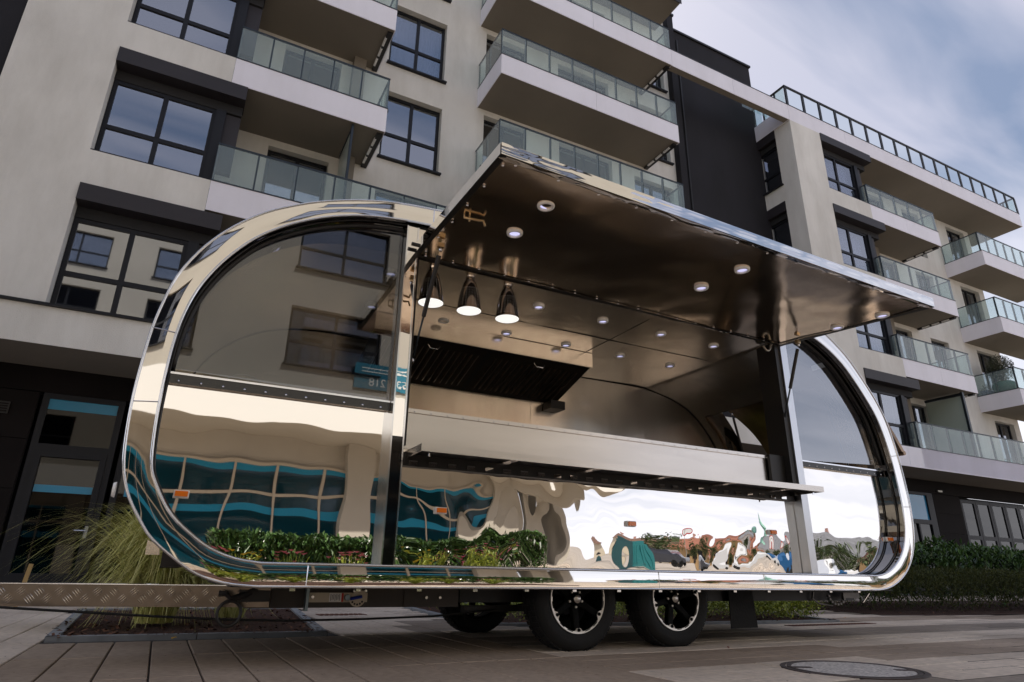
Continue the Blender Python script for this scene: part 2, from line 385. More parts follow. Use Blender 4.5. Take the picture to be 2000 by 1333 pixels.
for c in cells:
    if c in nearset: continue
    cx, cy = (c[0]+c[1])/2, (c[2]+c[3])/2; z = random.uniform(-.002,.0); g_ = GAP
    b = rest[zone_mat(cx, cy)]
    b.add([(c[0]+g_,c[2]+g_,z),(c[1]-g_,c[2]+g_,z),(c[1]-g_,c[3]-g_,z),(c[0]+g_,c[3]-g_,z)], [(0,1,2,3)])
for k, b in rest.items(): setp(b.build('paving_slabs', M_[k], pavement), kind='stuff')

def kerb_bed(name, poly, label, mulch=True, edges=None):
    root = empty(name, (poly[0][0], poly[0][1], 0)); setp(root, label, 'planting bed')
    P0 = Vector((poly[0][0], poly[0][1], 0))
    n = len(poly)
    for i in (range(n) if edges is None else edges):
        a = Vector((*poly[i],0)); b = Vector((*poly[(i+1)%n],0)); t = (b-a); Ln = t.length; t.normalize(); nn = Vector((-t.y,t.x,0))
        k = max(1, round(Ln/1.0)); s0 = 0
        for j in range(k):
            a0 = a + t*(Ln*j/k+.003); a1 = a + t*(Ln*(j+1)/k-.003)
            q = [a0, a1, a1+nn*.07, a0+nn*.07]
            vs = [(p-P0)+Vector((0,0,z)) for z in (-.03,.022) for p in q]
            MB().add(vs, [(0,3,2,1),(4,5,6,7),(0,1,5,4),(1,2,6,5),(2,3,7,6),(3,0,4,7)]).build('kerb_stone', M_['concrete'], root)
    MB().add([(p[0]-P0.x,p[1]-P0.y,.004) for p in poly], [tuple(range(n))]).build('mulch_bed', M_['mulch'], root)
    # loose bark chips
    b = MB(); xs = [p[0] for p in poly]; ys = [p[1] for p in poly]; cnt = 0
    while cnt < 1500:
        x = random.uniform(min(xs), max(xs)); y = min(ys) + (max(ys)-min(ys)) * random.random()**2
        if not inside((x,y), poly): cnt += 1; continue
        cnt += 1; s = random.uniform(.006,.022); a = random.uniform(0,6.28); tl = random.uniform(-.5,.5)
        u = Vector((math.cos(a), math.sin(a), tl))*s; v = Vector((-math.sin(a), math.cos(a), random.uniform(-.4,.4)))*s*.45
        c = Vector((x-P0.x, y-P0.y, .012+random.random()*.02)); b.add([c-u-v,c+u-v,c+u+v,c-u+v], [(0,1,2,3)])
    setp(b.build('bark_chips', M_['chips'], root), kind='stuff')
    return root
M_['chips'] = leafmat('bark_chip', (.03,.012,.006), (.16,.065,.03), .8)
kerb_bed('planting_bed', PL_, 'mulched planting bed with grey kerb stones behind the tow bar')
kerb_bed('planting_bed', PR_, 'kerbed bed of low green ground cover behind the wheels')
kerb_bed('planting_bed', PH_, 'long bed under the hedges at the right', edges=[])

# ------------------------------------------------------------------ foliage
def rv(): 
    v = Vector((random.gauss(0,1), random.gauss(0,1), random.gauss(0,1))); return v.normalized()
def leaf(b, c, d_, ln, wd, bend=.15):
    d_ = d_.normalized(); s = d_.cross(Vector((0,0,1)));
    if s.length < .1: s = Vector((1,0,0))
    s.normalize(); n = s.cross(d_)
    if n.z < 0: n = -n
    b.add([c, c+d_*ln*.5+s*wd*.5+n*ln*bend, c+d_*ln, c+d_*ln*.5-s*wd*.5+n*ln*bend], [(0,1,2),(0,2,3)])
def bumpy(x, y, s, seed=0.0): return noise.noise(Vector((x*s, y*s, seed)))

def hedge(name, label, poly, h, n, mk, ln, wd, up=.5, parent=None, cat='hedge', base=.02, rough=.15, seed=1.3, loc=None, biascam=True):
    xs = [p[0] for p in poly]; ys = [p[1] for p in poly]
    P0 = Vector((poly[0][0], poly[0][1], 0)); b = MB()
    cnt = 0; tries = 0
    while cnt < n and tries < n*12:
        tries += 1
        x = random.uniform(min(xs), max(xs)); y = random.uniform(min(ys), max(ys))
        if not inside((x,y), poly): continue
        H = h * (1 + rough*1.6*bumpy(x,y,2.3,seed)+rough*.8*bumpy(x,y,6,seed+3))
        # distance to the outline decides how low the leaves reach
        z = base + (H-base) * (random.random()**.6)
        if z < H - .22 and not near_edge((x,y), poly, .22 + .08*bumpy(x*2, z*6, 2.2, seed)): continue
        dd = rv(); dd.z = abs(dd.z)*up + up*.4
        leaf(b, Vector((x,y,z))-P0, dd, ln*random.uniform(.6,1.2), wd*random.uniform(.7,1.2)); cnt += 1
    o = b.build(name, M_[mk]); o.location = P0; setp(o, label, cat)
    return o
def near_edge(p, poly, dist):
    x, y = p; n = len(poly)
    for i in range(n):
        ax, ay = poly[i]; bx, by = poly[(i+1)%n]; dx, dy = bx-ax, by-ay; L2 = dx*dx+dy*dy
        t = max(0, min(1, ((x-ax)*dx+(y-ay)*dy)/L2)); 
        if (ax+t*dx-x)**2 + (ay+t*dy-y)**2 < dist*dist: return True
    return False

def ornamental_grass(label, cx, cy, n, hgt, spread, r0=.10, wid=1.0):
    b = MB()
    for i in range(n):
        a = random.uniform(0, 6.283); rr = r0*math.sqrt(random.random())
        x, y = rr*math.cos(a), rr*math.sin(a)
        a2 = a + random.gauss(0,.5); Hh = hgt*random.uniform(.45,1.12); sp = spread*min(1.7, abs(random.gauss(.62,.5)))*(.45+.55*Hh/hgt)
        drop = max(0, random.gauss(.12,.22))*hgt + sp*.25
        w = random.uniform(.0022,.0042)*wid; seg = 7; pts = []
        dirv = Vector((math.cos(a2), math.sin(a2), 0)); side = Vector((-dirv.y, dirv.x, 0))
        wob = random.uniform(-.06,.06)
        for k in range(seg+1):
            t = k/seg
            z = Hh*(1-(1-t)**2.0)*1.05 - drop*t**3
            pts.append(Vector((x,y,max(.006,z))) + dirv*sp*(.25*t+.75*t**1.4) + side*wob*t*t)
        vs = []
        for k, p in enumerate(pts):
            ww = w*(1-(k/seg)**2*.85); vs += [p-side*ww, p+side*ww]
        b.add(vs, [(2*k,2*k+1,2*k+3,2*k+2) for k in range(seg)])
    o = b.build('ornamental_grass', M_['grass']); o.location = (cx, cy, .02)
    setp(o, label, 'grass plant'); return o
ornamental_grass('tall feathery ornamental grass arching over the tow bar', .03, 6.05, 4300, .86, .62, .13, 1.3)
ornamental_grass('small dark tuft of grass beneath the trailer front corner', .62, 6.6, 260, .42, .35, .12)

# low ground cover in the middle bed
def cover(poly, n, h, inset=.1):
    xs = [p[0] for p in poly]; ys = [p[1] for p in poly]; b = MB(); P0 = Vector((poly[0][0], poly[0][1], 0)); c = 0; tr = 0
    while c < n and tr < n*8:
        tr += 1
        x = random.uniform(min(xs),max(xs)); y = min(ys)+(max(ys)-min(ys))*random.random()**1.4
        if not inside((x,y),poly) or near_edge((x,y),poly,inset): continue
        H = h*(.75+.9*bumpy(x,y,3,9)) ; z = .02+max(.03,H)*random.random()**.5
        dd = rv(); dd.z = abs(dd.z)*.6+.15
        leaf(b, Vector((x,y,z))-P0, dd, random.uniform(.02,.045), random.uniform(.015,.03)); c += 1
    o = b.build('ground_cover', M_['cover']); o.location = P0; setp(o, 'low yellow green ground cover plants in the kerbed bed', 'ground cover', kind='stuff')
cover(PR_, 16000, .20)
hedge('low_shrub', 'loose leafy low shrub at the right end of the kerbed bed', [(5.2,5.0),(6.4,4.95),(6.8,6.0),(5.6,6.4)], .30, 3800, 'cover', .045, .028, .6, cat='shrub', rough=.5)
# hedges at the right
hedge('yew_hedge', 'clipped dark yew hedge in front at the right', [(8.3,5.75),(9.35,5.5),(20,4.55),(20,5.4),(9.6,6.5),(8.6,7.3)], .56, 42000, 'yew', .055, .014, .9, rough=.10, seed=2.2)
hedge('laurel_hedge', 'glossy green laurel hedge standing behind the yew hedge', [(8.9,7.3),(9.8,6.6),(20,5.5),(24,6.4),(12,8.6),(9.6,8.6)], .92, 22000, 'laurel', .12, .045, .9, rough=.14, seed=4.1)

# ------------------------------------------------------------------ apartment building
YF, YB = 11.75, 13.25
LV = [4.35, 7.35, 10.3, 13.25, 16.2]
bld = empty('apartment_building', (0, YB, 0))
bld.matrix_world = Matrix.Translation((0, 0, 0))
setp(bld, 'beige and charcoal apartment block with white balconies behind the chrome trailer', 'building')

def wall_open(name, mt, parent, plane, u0, u1, z0, z1, at, openings, reveal=.2, sgn=1):
    """wall face in the plane Y=at (plane 'Y') or X=at (plane 'X') with real openings and reveals"""
    us = sorted(set([u0,u1]+[min(max(o[0],u0),u1) for o in openings]+[min(max(o[1],u0),u1) for o in openings]))
    zs = sorted(set([z0,z1]+[min(max(o[2],z0),z1) for o in openings]+[min(max(o[3],z0),z1) for o in openings]))
    b = MB()
    P = (lambda u,z,dd: (u, at+dd, z)) if plane == 'Y' else (lambda u,z,dd: (at+dd, u, z))
    for i in range(len(us)-1):
        for j in range(len(zs)-1):
            cu, cz = (us[i]+us[i+1])/2, (zs[j]+zs[j+1])/2
            if any(o[0] < cu < o[1] and o[2] < cz < o[3] for o in openings): continue
            b.quad(P(us[i],zs[j],0),P(us[i+1],zs[j],0),P(us[i+1],zs[j+1],0),P(us[i],zs[j+1],0))
    for (a,c,e_,f) in openings:
        rv_ = reveal*sgn; c_ = c; a = max(a,u0); c = min(c,u1)
        if a > u0+1e-6: b.quad(P(a,e_,0),P(a,e_,rv_),P(a,f,rv_),P(a,f,0))
        if c < u1-1e-6: b.quad(P(c,e_,0),P(c,f,0),P(c,f,rv_),P(c,e_,rv_))
        b.quad(P(a,f,0),P(c,f,0),P(c,f,rv_),P(a,f,rv_)); b.quad(P(a,e_,0),P(a,e_,rv_),P(c,e_,rv_),P(c,e_,0))
    return b.build(name, mt, parent)

def window(parent, plane, u0, u1, z0, z1, at, cols=2, trans=None, curtain='curtain', sill=True, sgn=1, fw=.07, tilt=None, room=True, glass='glass', fm='frame'):
    """frame with mullions; children: one pane per light, curtain behind, sill in front.  at = outer face of the frame"""
    f = MB(); dpt = .07*sgn
    def bx(b, a, c, e_, g_, d0, d1, mi=0):
        lo, hi = sorted((at+d0*sgn, at+d1*sgn))
        if plane == 'Y': b.box(a,c,lo,hi,e_,g_,mi)
        else: b.box(lo,hi,a,c,e_,g_,mi)
    bx(f,u0,u0+fw,z0,z1,0,.07); bx(f,u1-fw,u1,z0,z1,0,.07); bx(f,u0+fw,u1-fw,z0,z0+fw,0,.07); bx(f,u0+fw,u1-fw,z1-fw,z1,0,.07)
    zr = [z0+fw, z1-fw]
    if trans: 
        zt = z0 + (z1-z0)*trans; zr = [z0+fw, zt-fw*.6, zt+fw*.6, z1-fw]
        bx(f,u0+fw,u1-fw,zt-fw*.6,zt+fw*.6,0,.068)
    cw = (u1-u0-2*fw)/cols; ur = []
    for i in range(cols):
        a = u0+fw+cw*i + (fw*.6 if i else 0); c = u0+fw+cw*(i+1) - (fw*.6 if i < cols-1 else 0); ur.append((a,c))
        if i:
            m0 = u0+fw+cw*i
            for q in range(0,len(zr),2): bx(f,m0-fw*.6,m0+fw*.6,zr[q],zr[q+1],-.004,.066)
    fo = f.build('window', M_[fm], parent)
    for (a,c) in ur:
        for q in range(0,len(zr),2):
            g = MB(); bx(g,a-.006,c+.006,zr[q]-.006,zr[q+1]+.006,.03,.034); g.build('pane', M_[glass], fo)
            # inner sash bead
    if curtain:
        b = MB(); nn = 40
        if plane == 'Y':
            b.grid(lambda s,t: (u0+fw+(u1-u0-2*fw)*s, at+sgn*(.22+.025*math.sin(s*nn*1.3+math.sin(s*9)*2)), z0+fw+(z1-z0-2*fw)*t), 60, 1)
        else:
            b.grid(lambda s,t: (at+sgn*(.22+.025*math.sin(s*nn*1.3)), u0+fw+(u1-u0-2*fw)*s, z0+fw+(z1-z0-2*fw)*t), 40, 1)
        b.build('curtain', M_[curtain], fo, smooth=True)
    elif room:
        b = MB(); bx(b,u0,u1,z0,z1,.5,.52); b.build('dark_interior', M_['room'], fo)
    if sill:
        b = MB(); bx(b,u0-.06,u1+.06,z0-.045,z0-.001,-.26,.05); b.build('sill', M_['frame'], fo)
    return fo

def lintel_box(parent, plane, u0, u1, z0, z1, at, depth=.34, sgn=1, proud=.03):
    b = MB()
    lo, hi = sorted((at-proud*sgn, at+depth*sgn))
    if plane == 'Y': b.box(u0,u1,lo,hi,z0,z1)
    else: b.box(lo,hi,u0,u1,z0,z1)
    return b.build('blind_box', M_['lintel'], parent)

def bay(parent, x0, x1, levels, curt, ext=.32):
    for Lz, ck in zip(levels, curt):
        lintel_box(parent, 'Y', x0+.002, x1+ext, Lz+1.99, Lz+2.31, YF, .50); ubox('shade_header', M_['room'], parent, x0+.003, x1+ext-.02, YF+.26, YF+.49, Lz+1.78, Lz+1.988)  # dark fill under the blind box: shade of the recess put into colour
        window(parent, 'Y', x0+.01, x1-.16, Lz+.03, Lz+1.77, YF+.27, 2, .40, ck, sill=True)
        ubox('corner_post', M_['frame'], parent, x1-.158, x1+.02, YF+.2, YF+.55, Lz+.03, Lz+1.758)
        ubox('side_return', M_['lintel'], parent, x1+.021, x1+.30, YF+.30, YF+.42, Lz+.4, Lz+1.758)

def balcony(parent, x0, x1, Lz, yback=YB, nseg=8, left=True, right=True, glassL=True, glassR=True, h=.86, thick=.63, fascL=True, posts=True, drain=True, y0=YF, blk=False):
    """slab with white fascia panels and framed glass balustrade"""
    yF = y0
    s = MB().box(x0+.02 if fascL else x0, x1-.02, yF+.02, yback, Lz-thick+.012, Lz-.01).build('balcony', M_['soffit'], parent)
    npan = max(1, round((x1-x0)/2.6))
    for i in range(npan):
        a = x0+(x1-x0)*i/npan+.004; c = x0+(x1-x0)*(i+1)/npan-.004
        cbox('fascia_panel', M_['white'], s, a, c, yF, yF+.018, Lz-thick, Lz)
    if fascL and left: cbox('fascia_panel', M_['white'], s, x0, x0+.018, yF+.02, yback-.002, Lz-thick, Lz)
    if right: cbox('fascia_panel', M_['white'], s, x1-.018, x1, yF+.02, yback-.002, Lz-thick, Lz)
    ubox('coping', M_['steel'], s, x0-.01, x1+.01, yF-.012, yF+.06, Lz+.001, Lz+.025)
    hr = MB().box(x0, x1, yF+.005, yF+.045, Lz+h-.02, Lz+h+.012)
    if glassL and left: hr.box(x0, x0+.035, yF+.046, yback-.01, Lz+h-.02, Lz+h+.012)
    if glassR and right: hr.box(x1-.035, x1, yF+.046, yback-.01, Lz+h-.02, Lz+h+.012)
    hr.build('handrail', M_['steel'], s)
    w = (x1-x0)/nseg
    for i in range(nseg):
        cbox('glass_pane', M_['balglass'], s, x0+w*i+.012, x0+w*(i+1)-.012, yF+.015, yF+.027, Lz+.03, Lz+h-.022)
    for i in range(nseg+1):
        xx = min(max(x0+w*i, x0+.02), x1-.02)
        if posts: cbox('rail_post', M_['black' if blk else 'steel'], s, xx-(.03 if blk else .018), xx+(.03 if blk else .018), yF+.03, yF+.085, Lz+.026, Lz+h-.021)
    ny = 2
    for side, on in ((x0, left and glassL), (x1-.012, right and glassR)):
        if not on: continue
        ubox('coping', M_['steel'], s, side-.01, side+.05, yF+.061, yback-.01, Lz+.001, Lz+.025)
        d_ = (yback-.03-(yF+.05))/ny
        for j in range(ny):
            cbox('glass_pane', M_['balglass'], s, side, side+.012, yF+.05+d_*j+.01, yF+.05+d_*(j+1)-.01, Lz+.03, Lz+h-.022)
            cbox('rail_post', M_['steel'], s, side+(.013 if side == x0 else -.04), side+(.04 if side == x0 else -.013), yF+.05+d_*(j+1)-.03, yF+.05+d_*(j+1), Lz+.026, Lz+h-.021)
    if drain:
        ubox('end_channel', M_['black'], s, x1-.16, x1-.03, yF+.10, yback-.02, Lz-thick-.05, Lz-thick+.01)
        for k in range(3):
            yy = yF+.28+k*(yback-yF-.4)/3
            cbox('drain_pipe', M_['whiteplastic'], s, x1-.17, x1-.12, yy, yy+.28, Lz-thick-.058, Lz-thick-.012)
    return s

# ---- left projecting block
opn = [(-2.35, 5, z, z+2.32) for z in LV]
wall_open('wall', M_['stucco'], bld, 'Y', -3.86, -.40, 4.35, 19.4, YF, opn, .30)
wall_open('wall', M_['stucco'], bld, 'X', YF, YB, 4.35, 19.4, -3.86, [], .2)
bay(bld, -2.35, -.40, LV, ['room2', 'curtain', 'curtain', 'curtain', 'curtain'] if False else [None, None, None, 'curtain', 'curtain'])
# ---- back wall of the balconies
doors = []
for z in LV:
    doors += [(.55, 1.9, z, z+2.15), (3.05, 4.62, z-.22, z+1.85)]
    doors += [(5.85, 7.2, z, z+2.15), (8.3, 10.2, z, z+2.15), (11.05, 12.62, z-.10, z+1.9)]
doors += [(20.9, 22.2, z, z+2.15) for z in LV[:4]] + [(23.0, 24.2, z, z+2.15) for z in LV[:4]] + [(25.4, 26.6, z, z+2.1) for z in LV[:4]] + [(28.6, 30.0, z, z+2.15) for z in LV[:4]]
wall_open('wall', M_['stucco'], bld, 'Y', -.40, 12.82, 4.35, 19.4, YB, [o for o in doors if o[1] < 13], .22)
wall_open('wall', M_['stucco'], bld, 'Y', 20.55, 30.4, 4.35, 15.6, YB, [o for o in doors if o[0] > 20], .22)
MB().quad((30.4,YB,4.35),(30.4,22,4.35),(30.4,22,15.6),(30.4,YB,15.6)).build('wall', M_['stucco'], bld)
for o in doors:
    if o[0] > 18 and o[2] > 14: continue
    isw = o[0] in (3.05, 11.05)
    window(bld, 'Y', o[0]+.01, o[1]-.01, o[2]+.01, o[3]-.01, YB+.16, 2, .42 if isw else None,
           'curtain' if (isw and o[2] > 12) else None, sill=isw)
# balconies on the left bay; the lowest one runs on behind the trailer
balcony(bld, -.40, 5.62, LV[1], nseg=8, left=False, right=False, glassR=False)
for z in LV[2:]: balcony(bld, -.40, 2.80, z, nseg=5, left=False)
# centre stack
balcony(bld, 5.63, 11.6, LV[1], nseg=8)
balcony(bld, 5.63, 11.6, LV[2], nseg=8); balcony(bld, 5.63, 11.6, LV[3], nseg=8)
balcony(bld, 5.63, 11.6, LV[4], nseg=8, right=True)
ubox('roof_slab', M_['soffit'], bld, 5.6, 12.4, YF+.15, YB, 18.75, 19.2)
ubox('roof_edge', M_['lintel'], bld, 5.58, 12.42, YF+.13, YF+.148, 18.7, 19.25)
# ground floor canopy slab
def canopy(x0, x1):
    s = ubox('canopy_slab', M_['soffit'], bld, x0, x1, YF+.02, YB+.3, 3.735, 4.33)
    n = max(1, round((x1-x0)/3.0))
    for i in range(n):
        cbox('fascia_panel', M_['white'] if x0 > 0 else M_['stucco'], s, x0+(x1-x0)*i/n+(.004 if x0 > 0 else 0), x0+(x1-x0)*(i+1)/n-(.004 if x0 > 0 else 0), YF, YF+.018, 3.72, 4.349)
    return s
s = canopy(-9.0, -.40); ubox('sill', M_['frame'], s, -9.0, -.34, YF-.06, YF+.02, 4.352, 4.395)
canopy(-.395, 16.6); canopy(16.6, 33.0)
# frosted dividers between neighbouring balconies
for X, Lz in ((2.09, LV[1]), (5.20, LV[1]), (2.80, LV[2])):
    if X == 2.80: continue
    dv = ubox('privacy_screen', M_['frosted'], bld, X, X+.012, YF+.14, YB-.25, Lz+.05, Lz+2.2)
    ubox('screen_frame', M_['steel'], dv, X-.02, X+.03, YF+.08, YF+.139, Lz+.02, Lz+2.33)
    ubox('screen_frame', M_['steel'], dv, X-.02, X+.03, YF+.14, YB-.25, Lz+2.21, Lz+2.26)
# ---- dark stair tower
tw = MB().box(13.08, 17.0, 13.2, 20, 3.7, 19.1).build('stair_tower', M_['tower'], bld)
ubox('parapet_cap', M_['black'], tw, 13.03, 17.05, 13.14, 20, 19.101, 19.18)
ubox('wall_pier', M_['tower'], tw, 12.80, 13.06, 13.02, 14.5, 3.7, 19.55)
ubox('parapet_cap', M_['black'], tw, 12.76, 13.10, 12.98, 14.5, 19.551, 19.64)
MB().tube([(13.25,13.12,3.8),(13.25,13.12,18.6)], .035, 8).build('rain_pipe', M_['black'], tw)
# ---- white beam that carries the roof line past the tower
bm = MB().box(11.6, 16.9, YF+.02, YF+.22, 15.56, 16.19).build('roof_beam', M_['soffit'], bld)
for i in range(2): cbox('fascia_panel', M_['white'], bm, 11.605+i*2.65, 11.605+i*2.65+2.64, YF, YF+.018, 15.55, 16.2)
ubox('coping', M_['steel'], bm, 11.6, 16.9, YF-.012, YF+.22, 16.201, 16.225)
# ---- right wing block
opw = [(18.42, 25, z, z+2.32) for z in LV[:4]]
wall_open('wall', M_['stucco'], bld, 'Y', 16.88, 20.6, 4.35, 15.55, YF, opw, .30)
bay(bld, 18.42, 20.6, LV[:4], [None, 'curtain', 'curtain', 'curtain'], .60)
ops = [(12.42, 13.25, z, z+2.32) for z in LV[:4]]
wall_open('wall', M_['stucco'], bld, 'X', YF, YB+.2, 4.35, 15.55, 16.88, ops, .3, sgn=1)
for z in LV[:4]:
    lintel_box(bld, 'X', 12.422, 13.44, z+1.95, z+2.31, 16.88, .3); ubox('shade_header', M_['room'], bld, 17.0, 17.2, 12.43, 13.42, z+1.76, z+1.949)
    window(bld, 'X', 12.43, 13.42, z+.03, z+1.75, 17.05, 1, .40, None, sill=True)
nsg = [5, 6, 6, 6]
for z in LV[1:4]: balcony(bld, 20.6, 24.75, z, nseg=5, left=True, fascL=False)
b4 = balcony(bld, 20.6, 30.2, LV[0], nseg=11, left=True, fascL=False, drain=False, thick=.60)
dv = ubox('privacy_screen', M_['frosted'], bld, 23.9, 23.915, YF+.16, YB-.1, LV[0]+.05, LV[0]+2.2)
ubox('screen_frame', M_['steel'], dv, 23.86, 23.96, YF+.08, YF+.159, LV[0]+.02, LV[0]+2.33)
ubox('screen_frame', M_['steel'], dv, 23.86, 23.96, YF+.16, YB-.1, LV[0]+2.21, LV[0]+2.30)
for z in LV[:4]:
    ubox('pilaster', M_['soffit'], bld, 22.4, 22.75, YB-.25, YB-.002, z, z+2.33)
    ubox('pilaster', M_['soffit'], bld, 2.15, 2.45, YB-.25, YB-.002, z, z+2.33)
# far right balconies
for z in LV[1:4]: balcony(bld, 27.75, 33.2, z, nseg=8, left=True, drain=False)
# roof terrace
rs = MB().box(16.9, 32.0, YF+.02, 13.9, 15.56, 16.19).build('roof_terrace', M_['soffit'], bld)
for i in range(5): cbox('fascia_panel', M_['white'], rs, 16.9+i*3.02+.004, 16.9+(i+1)*3.02-.004, YF, YF+.018, 15.55, 16.2)
ubox('fascia_panel', M_['white'], rs, 16.84, 16.898, YF+.02, 13.4, 15.55, 16.2)
ubox('coping', M_['steel'], rs, 16.84, 32.02, YF-.012, YF+.07, 16.201, 16.23)
w = (32.0-16.9)/17
hr = MB().box(16.88, 32.0, YF-.0, YF+.06, 17.03, 17.09).box(16.88,16.94,YF+.061,13.4,17.03,17.09).box(31.94,32.0,YF+.061,13.4,17.03,17.09)
hr.build('handrail', M_['black'], rs)
for i in range(18):
    xx = 16.9+w*i if i < 17 else 31.95
    cbox('rail_post', M_['black'], rs, xx, xx+.10, YF+.005, YF+.055, 16.231, 17.029)
    if i < 17: cbox('glass_pane', M_['clearglass'], rs, xx+.075, xx+w-.005, YF+.025, YF+.035, 16.25, 17.02)
for X in (16.89, 31.95):
    for j in range(3):
        cbox('rail_post', M_['black'], rs, X, X+.05, 12.2+j*.55, 12.25+j*.55, 16.20, 17.029)
        cbox('glass_pane', M_['balglass'], rs, X+.02, X+.03, 11.83+j*.52, 12.19+j*.55, 16.24, 17.02)
# rear rail seen beside the tower
r2 = MB().box(15.6,16.88,12.6,12.64,17.0,17.04); r2.build('handrail', M_['steel'], bm)
cbox('glass_pane', M_['balglass'], bm, 15.62, 16.86, 12.61, 12.62, 16.25, 16.98)

# ---- ground floor
SH = [(-2.28, -1.05), (-1.02, .3), (.33, 1.6)]
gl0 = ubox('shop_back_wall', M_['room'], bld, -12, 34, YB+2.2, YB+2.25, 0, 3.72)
ubox('ground_floor_header', M_['clad'], bld, -12, 33.5, YB+.01, YB+.2, 3.30, 3.734)
for (a, c, hinge) in ((-2.30, -1.06, True), (-.98, .30, False), (.38, 1.7, False), (1.78, 3.1, False), (3.2, 4.5, True)):
    fo = MB()
    for q in ((a, a+.10, .02, 3.295), (c-.10, c, .02, 3.295)): fo.box(q[0], q[1], YB+.02, YB+.12, q[2], q[3])
    fo.box(a+.10, c-.10, YB+.02, YB+.12, .02, .12).box(a+.10, c-.10, YB+.02, YB+.12, 3.2, 3.295).box(a+.10, c-.10, YB+.02, YB+.12, 2.30, 2.42)
    if hinge: fo.box(a+.10,a+.19,YB-.01,YB+.10,.12,2.30).box(c-.19,c-.10,YB-.01,YB+.10,.12,2.30).box(a+.19,c-.19,YB-.01,YB+.10,.12,.34).box(a+.19,c-.19,YB-.01,YB+.10,2.2,2.30)
    fo = fo.build('door' if hinge else 'shop_window', M_['frame'], bld)
    ubox('pane', M_['shopglass'], fo, a+.1, c-.1, YB+.05, YB+.056, 2.42, 3.2)
    ubox('pane', M_['shopglass'], fo, a+.1, c-.1, YB+.05, YB+.056, .12, 2.30)
    ubox('cyan_band', M_['cyan'], fo, a+.2, c-.2, YB+.046, YB+.0495, 1.62, 1.74); ubox('cyan_band', M_['cyan'], fo, a+.1, c-.1, YB+.046, YB+.0495, 3.02, 3.2)
    if hinge:
        MB().tube([(c-.15,YB-.01,1.02),(c-.15,YB-.07,1.02),(c-.32,YB-.07,1.02)], .011, 8).box(c-.175,c-.125,YB-.018,YB-.0105,.90,1.10).build('handle', M_['trim'], fo)
# dark cladding panels left of the door and round the right-hand openings
def clad(x0, x1, z0, z1, nx, nz_, stag=False):
    wx = (x1-x0)/nx; wz = (z1-z0)/nz_
    for i in range(nx):
        for j in range(nz_):
            cbox('cladding_panel', M_['clad'], bld, x0+wx*i+.006, x0+wx*(i+1)-.006, YB+.0, YB+.04, z0+wz*j+.006, z0+wz*(j+1)-.006)
    ubox('cladding_rail', M_['black'], bld, x0, x1, YB+.045, YB+.1, z0, z1)
clad(-7.2, -2.36, .0, 3.29, 4, 4)
clad(4.6, 20.4, 0, 3.29, 10, 4)
clad(23.3, 24.9, 0, 3.29, 1, 5)
vg = ubox('vent_grille', M_['black'], bld, -3.35, -2.72, YB-.03, YB-.002, 2.86, 3.06)
for k in range(4): cbox('slat', M_['clad'], vg, -3.33, -2.74, YB-.045, YB-.031, 2.885+k*.042, 2.905+k*.042)
# right-hand entrance
fo = MB().box(21.35,21.47,YB,YB+.12,.02,3.29).box(22.95,23.28,YB,YB+.12,.02,3.29).box(21.47,22.95,YB,YB+.12,2.24,2.38).box(21.47,22.95,YB,YB+.12,3.2,3.29).box(22.2,22.27,YB,YB+.12,.02,2.24).box(21.47,22.2,YB+.03,YB+.09,.02,1.0)
fo = fo.build('door', M_['frame'], bld)
ubox('pane', M_['bluefilm'], fo, 21.47, 22.95, YB+.05, YB+.056, 2.38, 3.2)
ubox('pane', M_['shopglass'], fo, 21.47, 22.2, YB+.05, YB+.056, 1.0, 2.24); ubox('pane', M_['shopglass'], fo, 22.27, 22.95, YB+.05, YB+.056, .02, 2.24)
ubox('notice', M_['paper'], fo, 21.60, 21.88, YB+.02, YB+.029, 1.48, 1.60); ubox('notice', M_['red'], fo, 22.35, 22.43, YB+.03, YB+.049, 1.45, 1.62)
ubox('ceiling_lamp', M_['galv'], bld, 23.6, 23.85, YB-.06, YB-.001, 3.36, 3.42)
for i in range(5):
    a = 24.95+i*.95
    window(bld, 'Y', a, a+.93, .5, 3.2, YB+.02, 1, .52, None, sill=False, fw=.11, glass='shopglass2')
ubox('plinth', M_['clad'], bld, 24.9, 33.4, YB+.01, YB+.3, 0, .495)
clad(29.8, 33.4, .5, 3.29, 2, 4)
# dark neighbouring wall at the very left
dk = ubox('neighbouring_block', M_['tower'], None, -16, -3.88, YF+.06, YF+6, 4.40, 24); setp(dk, 'dark charcoal block at the top left edge beside the beige wall', 'building')
# bulk behind the facades
ubox('core', M_['room'], bld, -3.8, 12.7, YB+1.0, 22, 3.8, 19.3); ubox('core', M_['room'], bld, 17.6, 30.3, YB+1.0, 22, 3.8, 15.5)
ubox('core', M_['room'], bld, -3.8, -.5, YF+.9, YB+1, 4.4, 19.3)
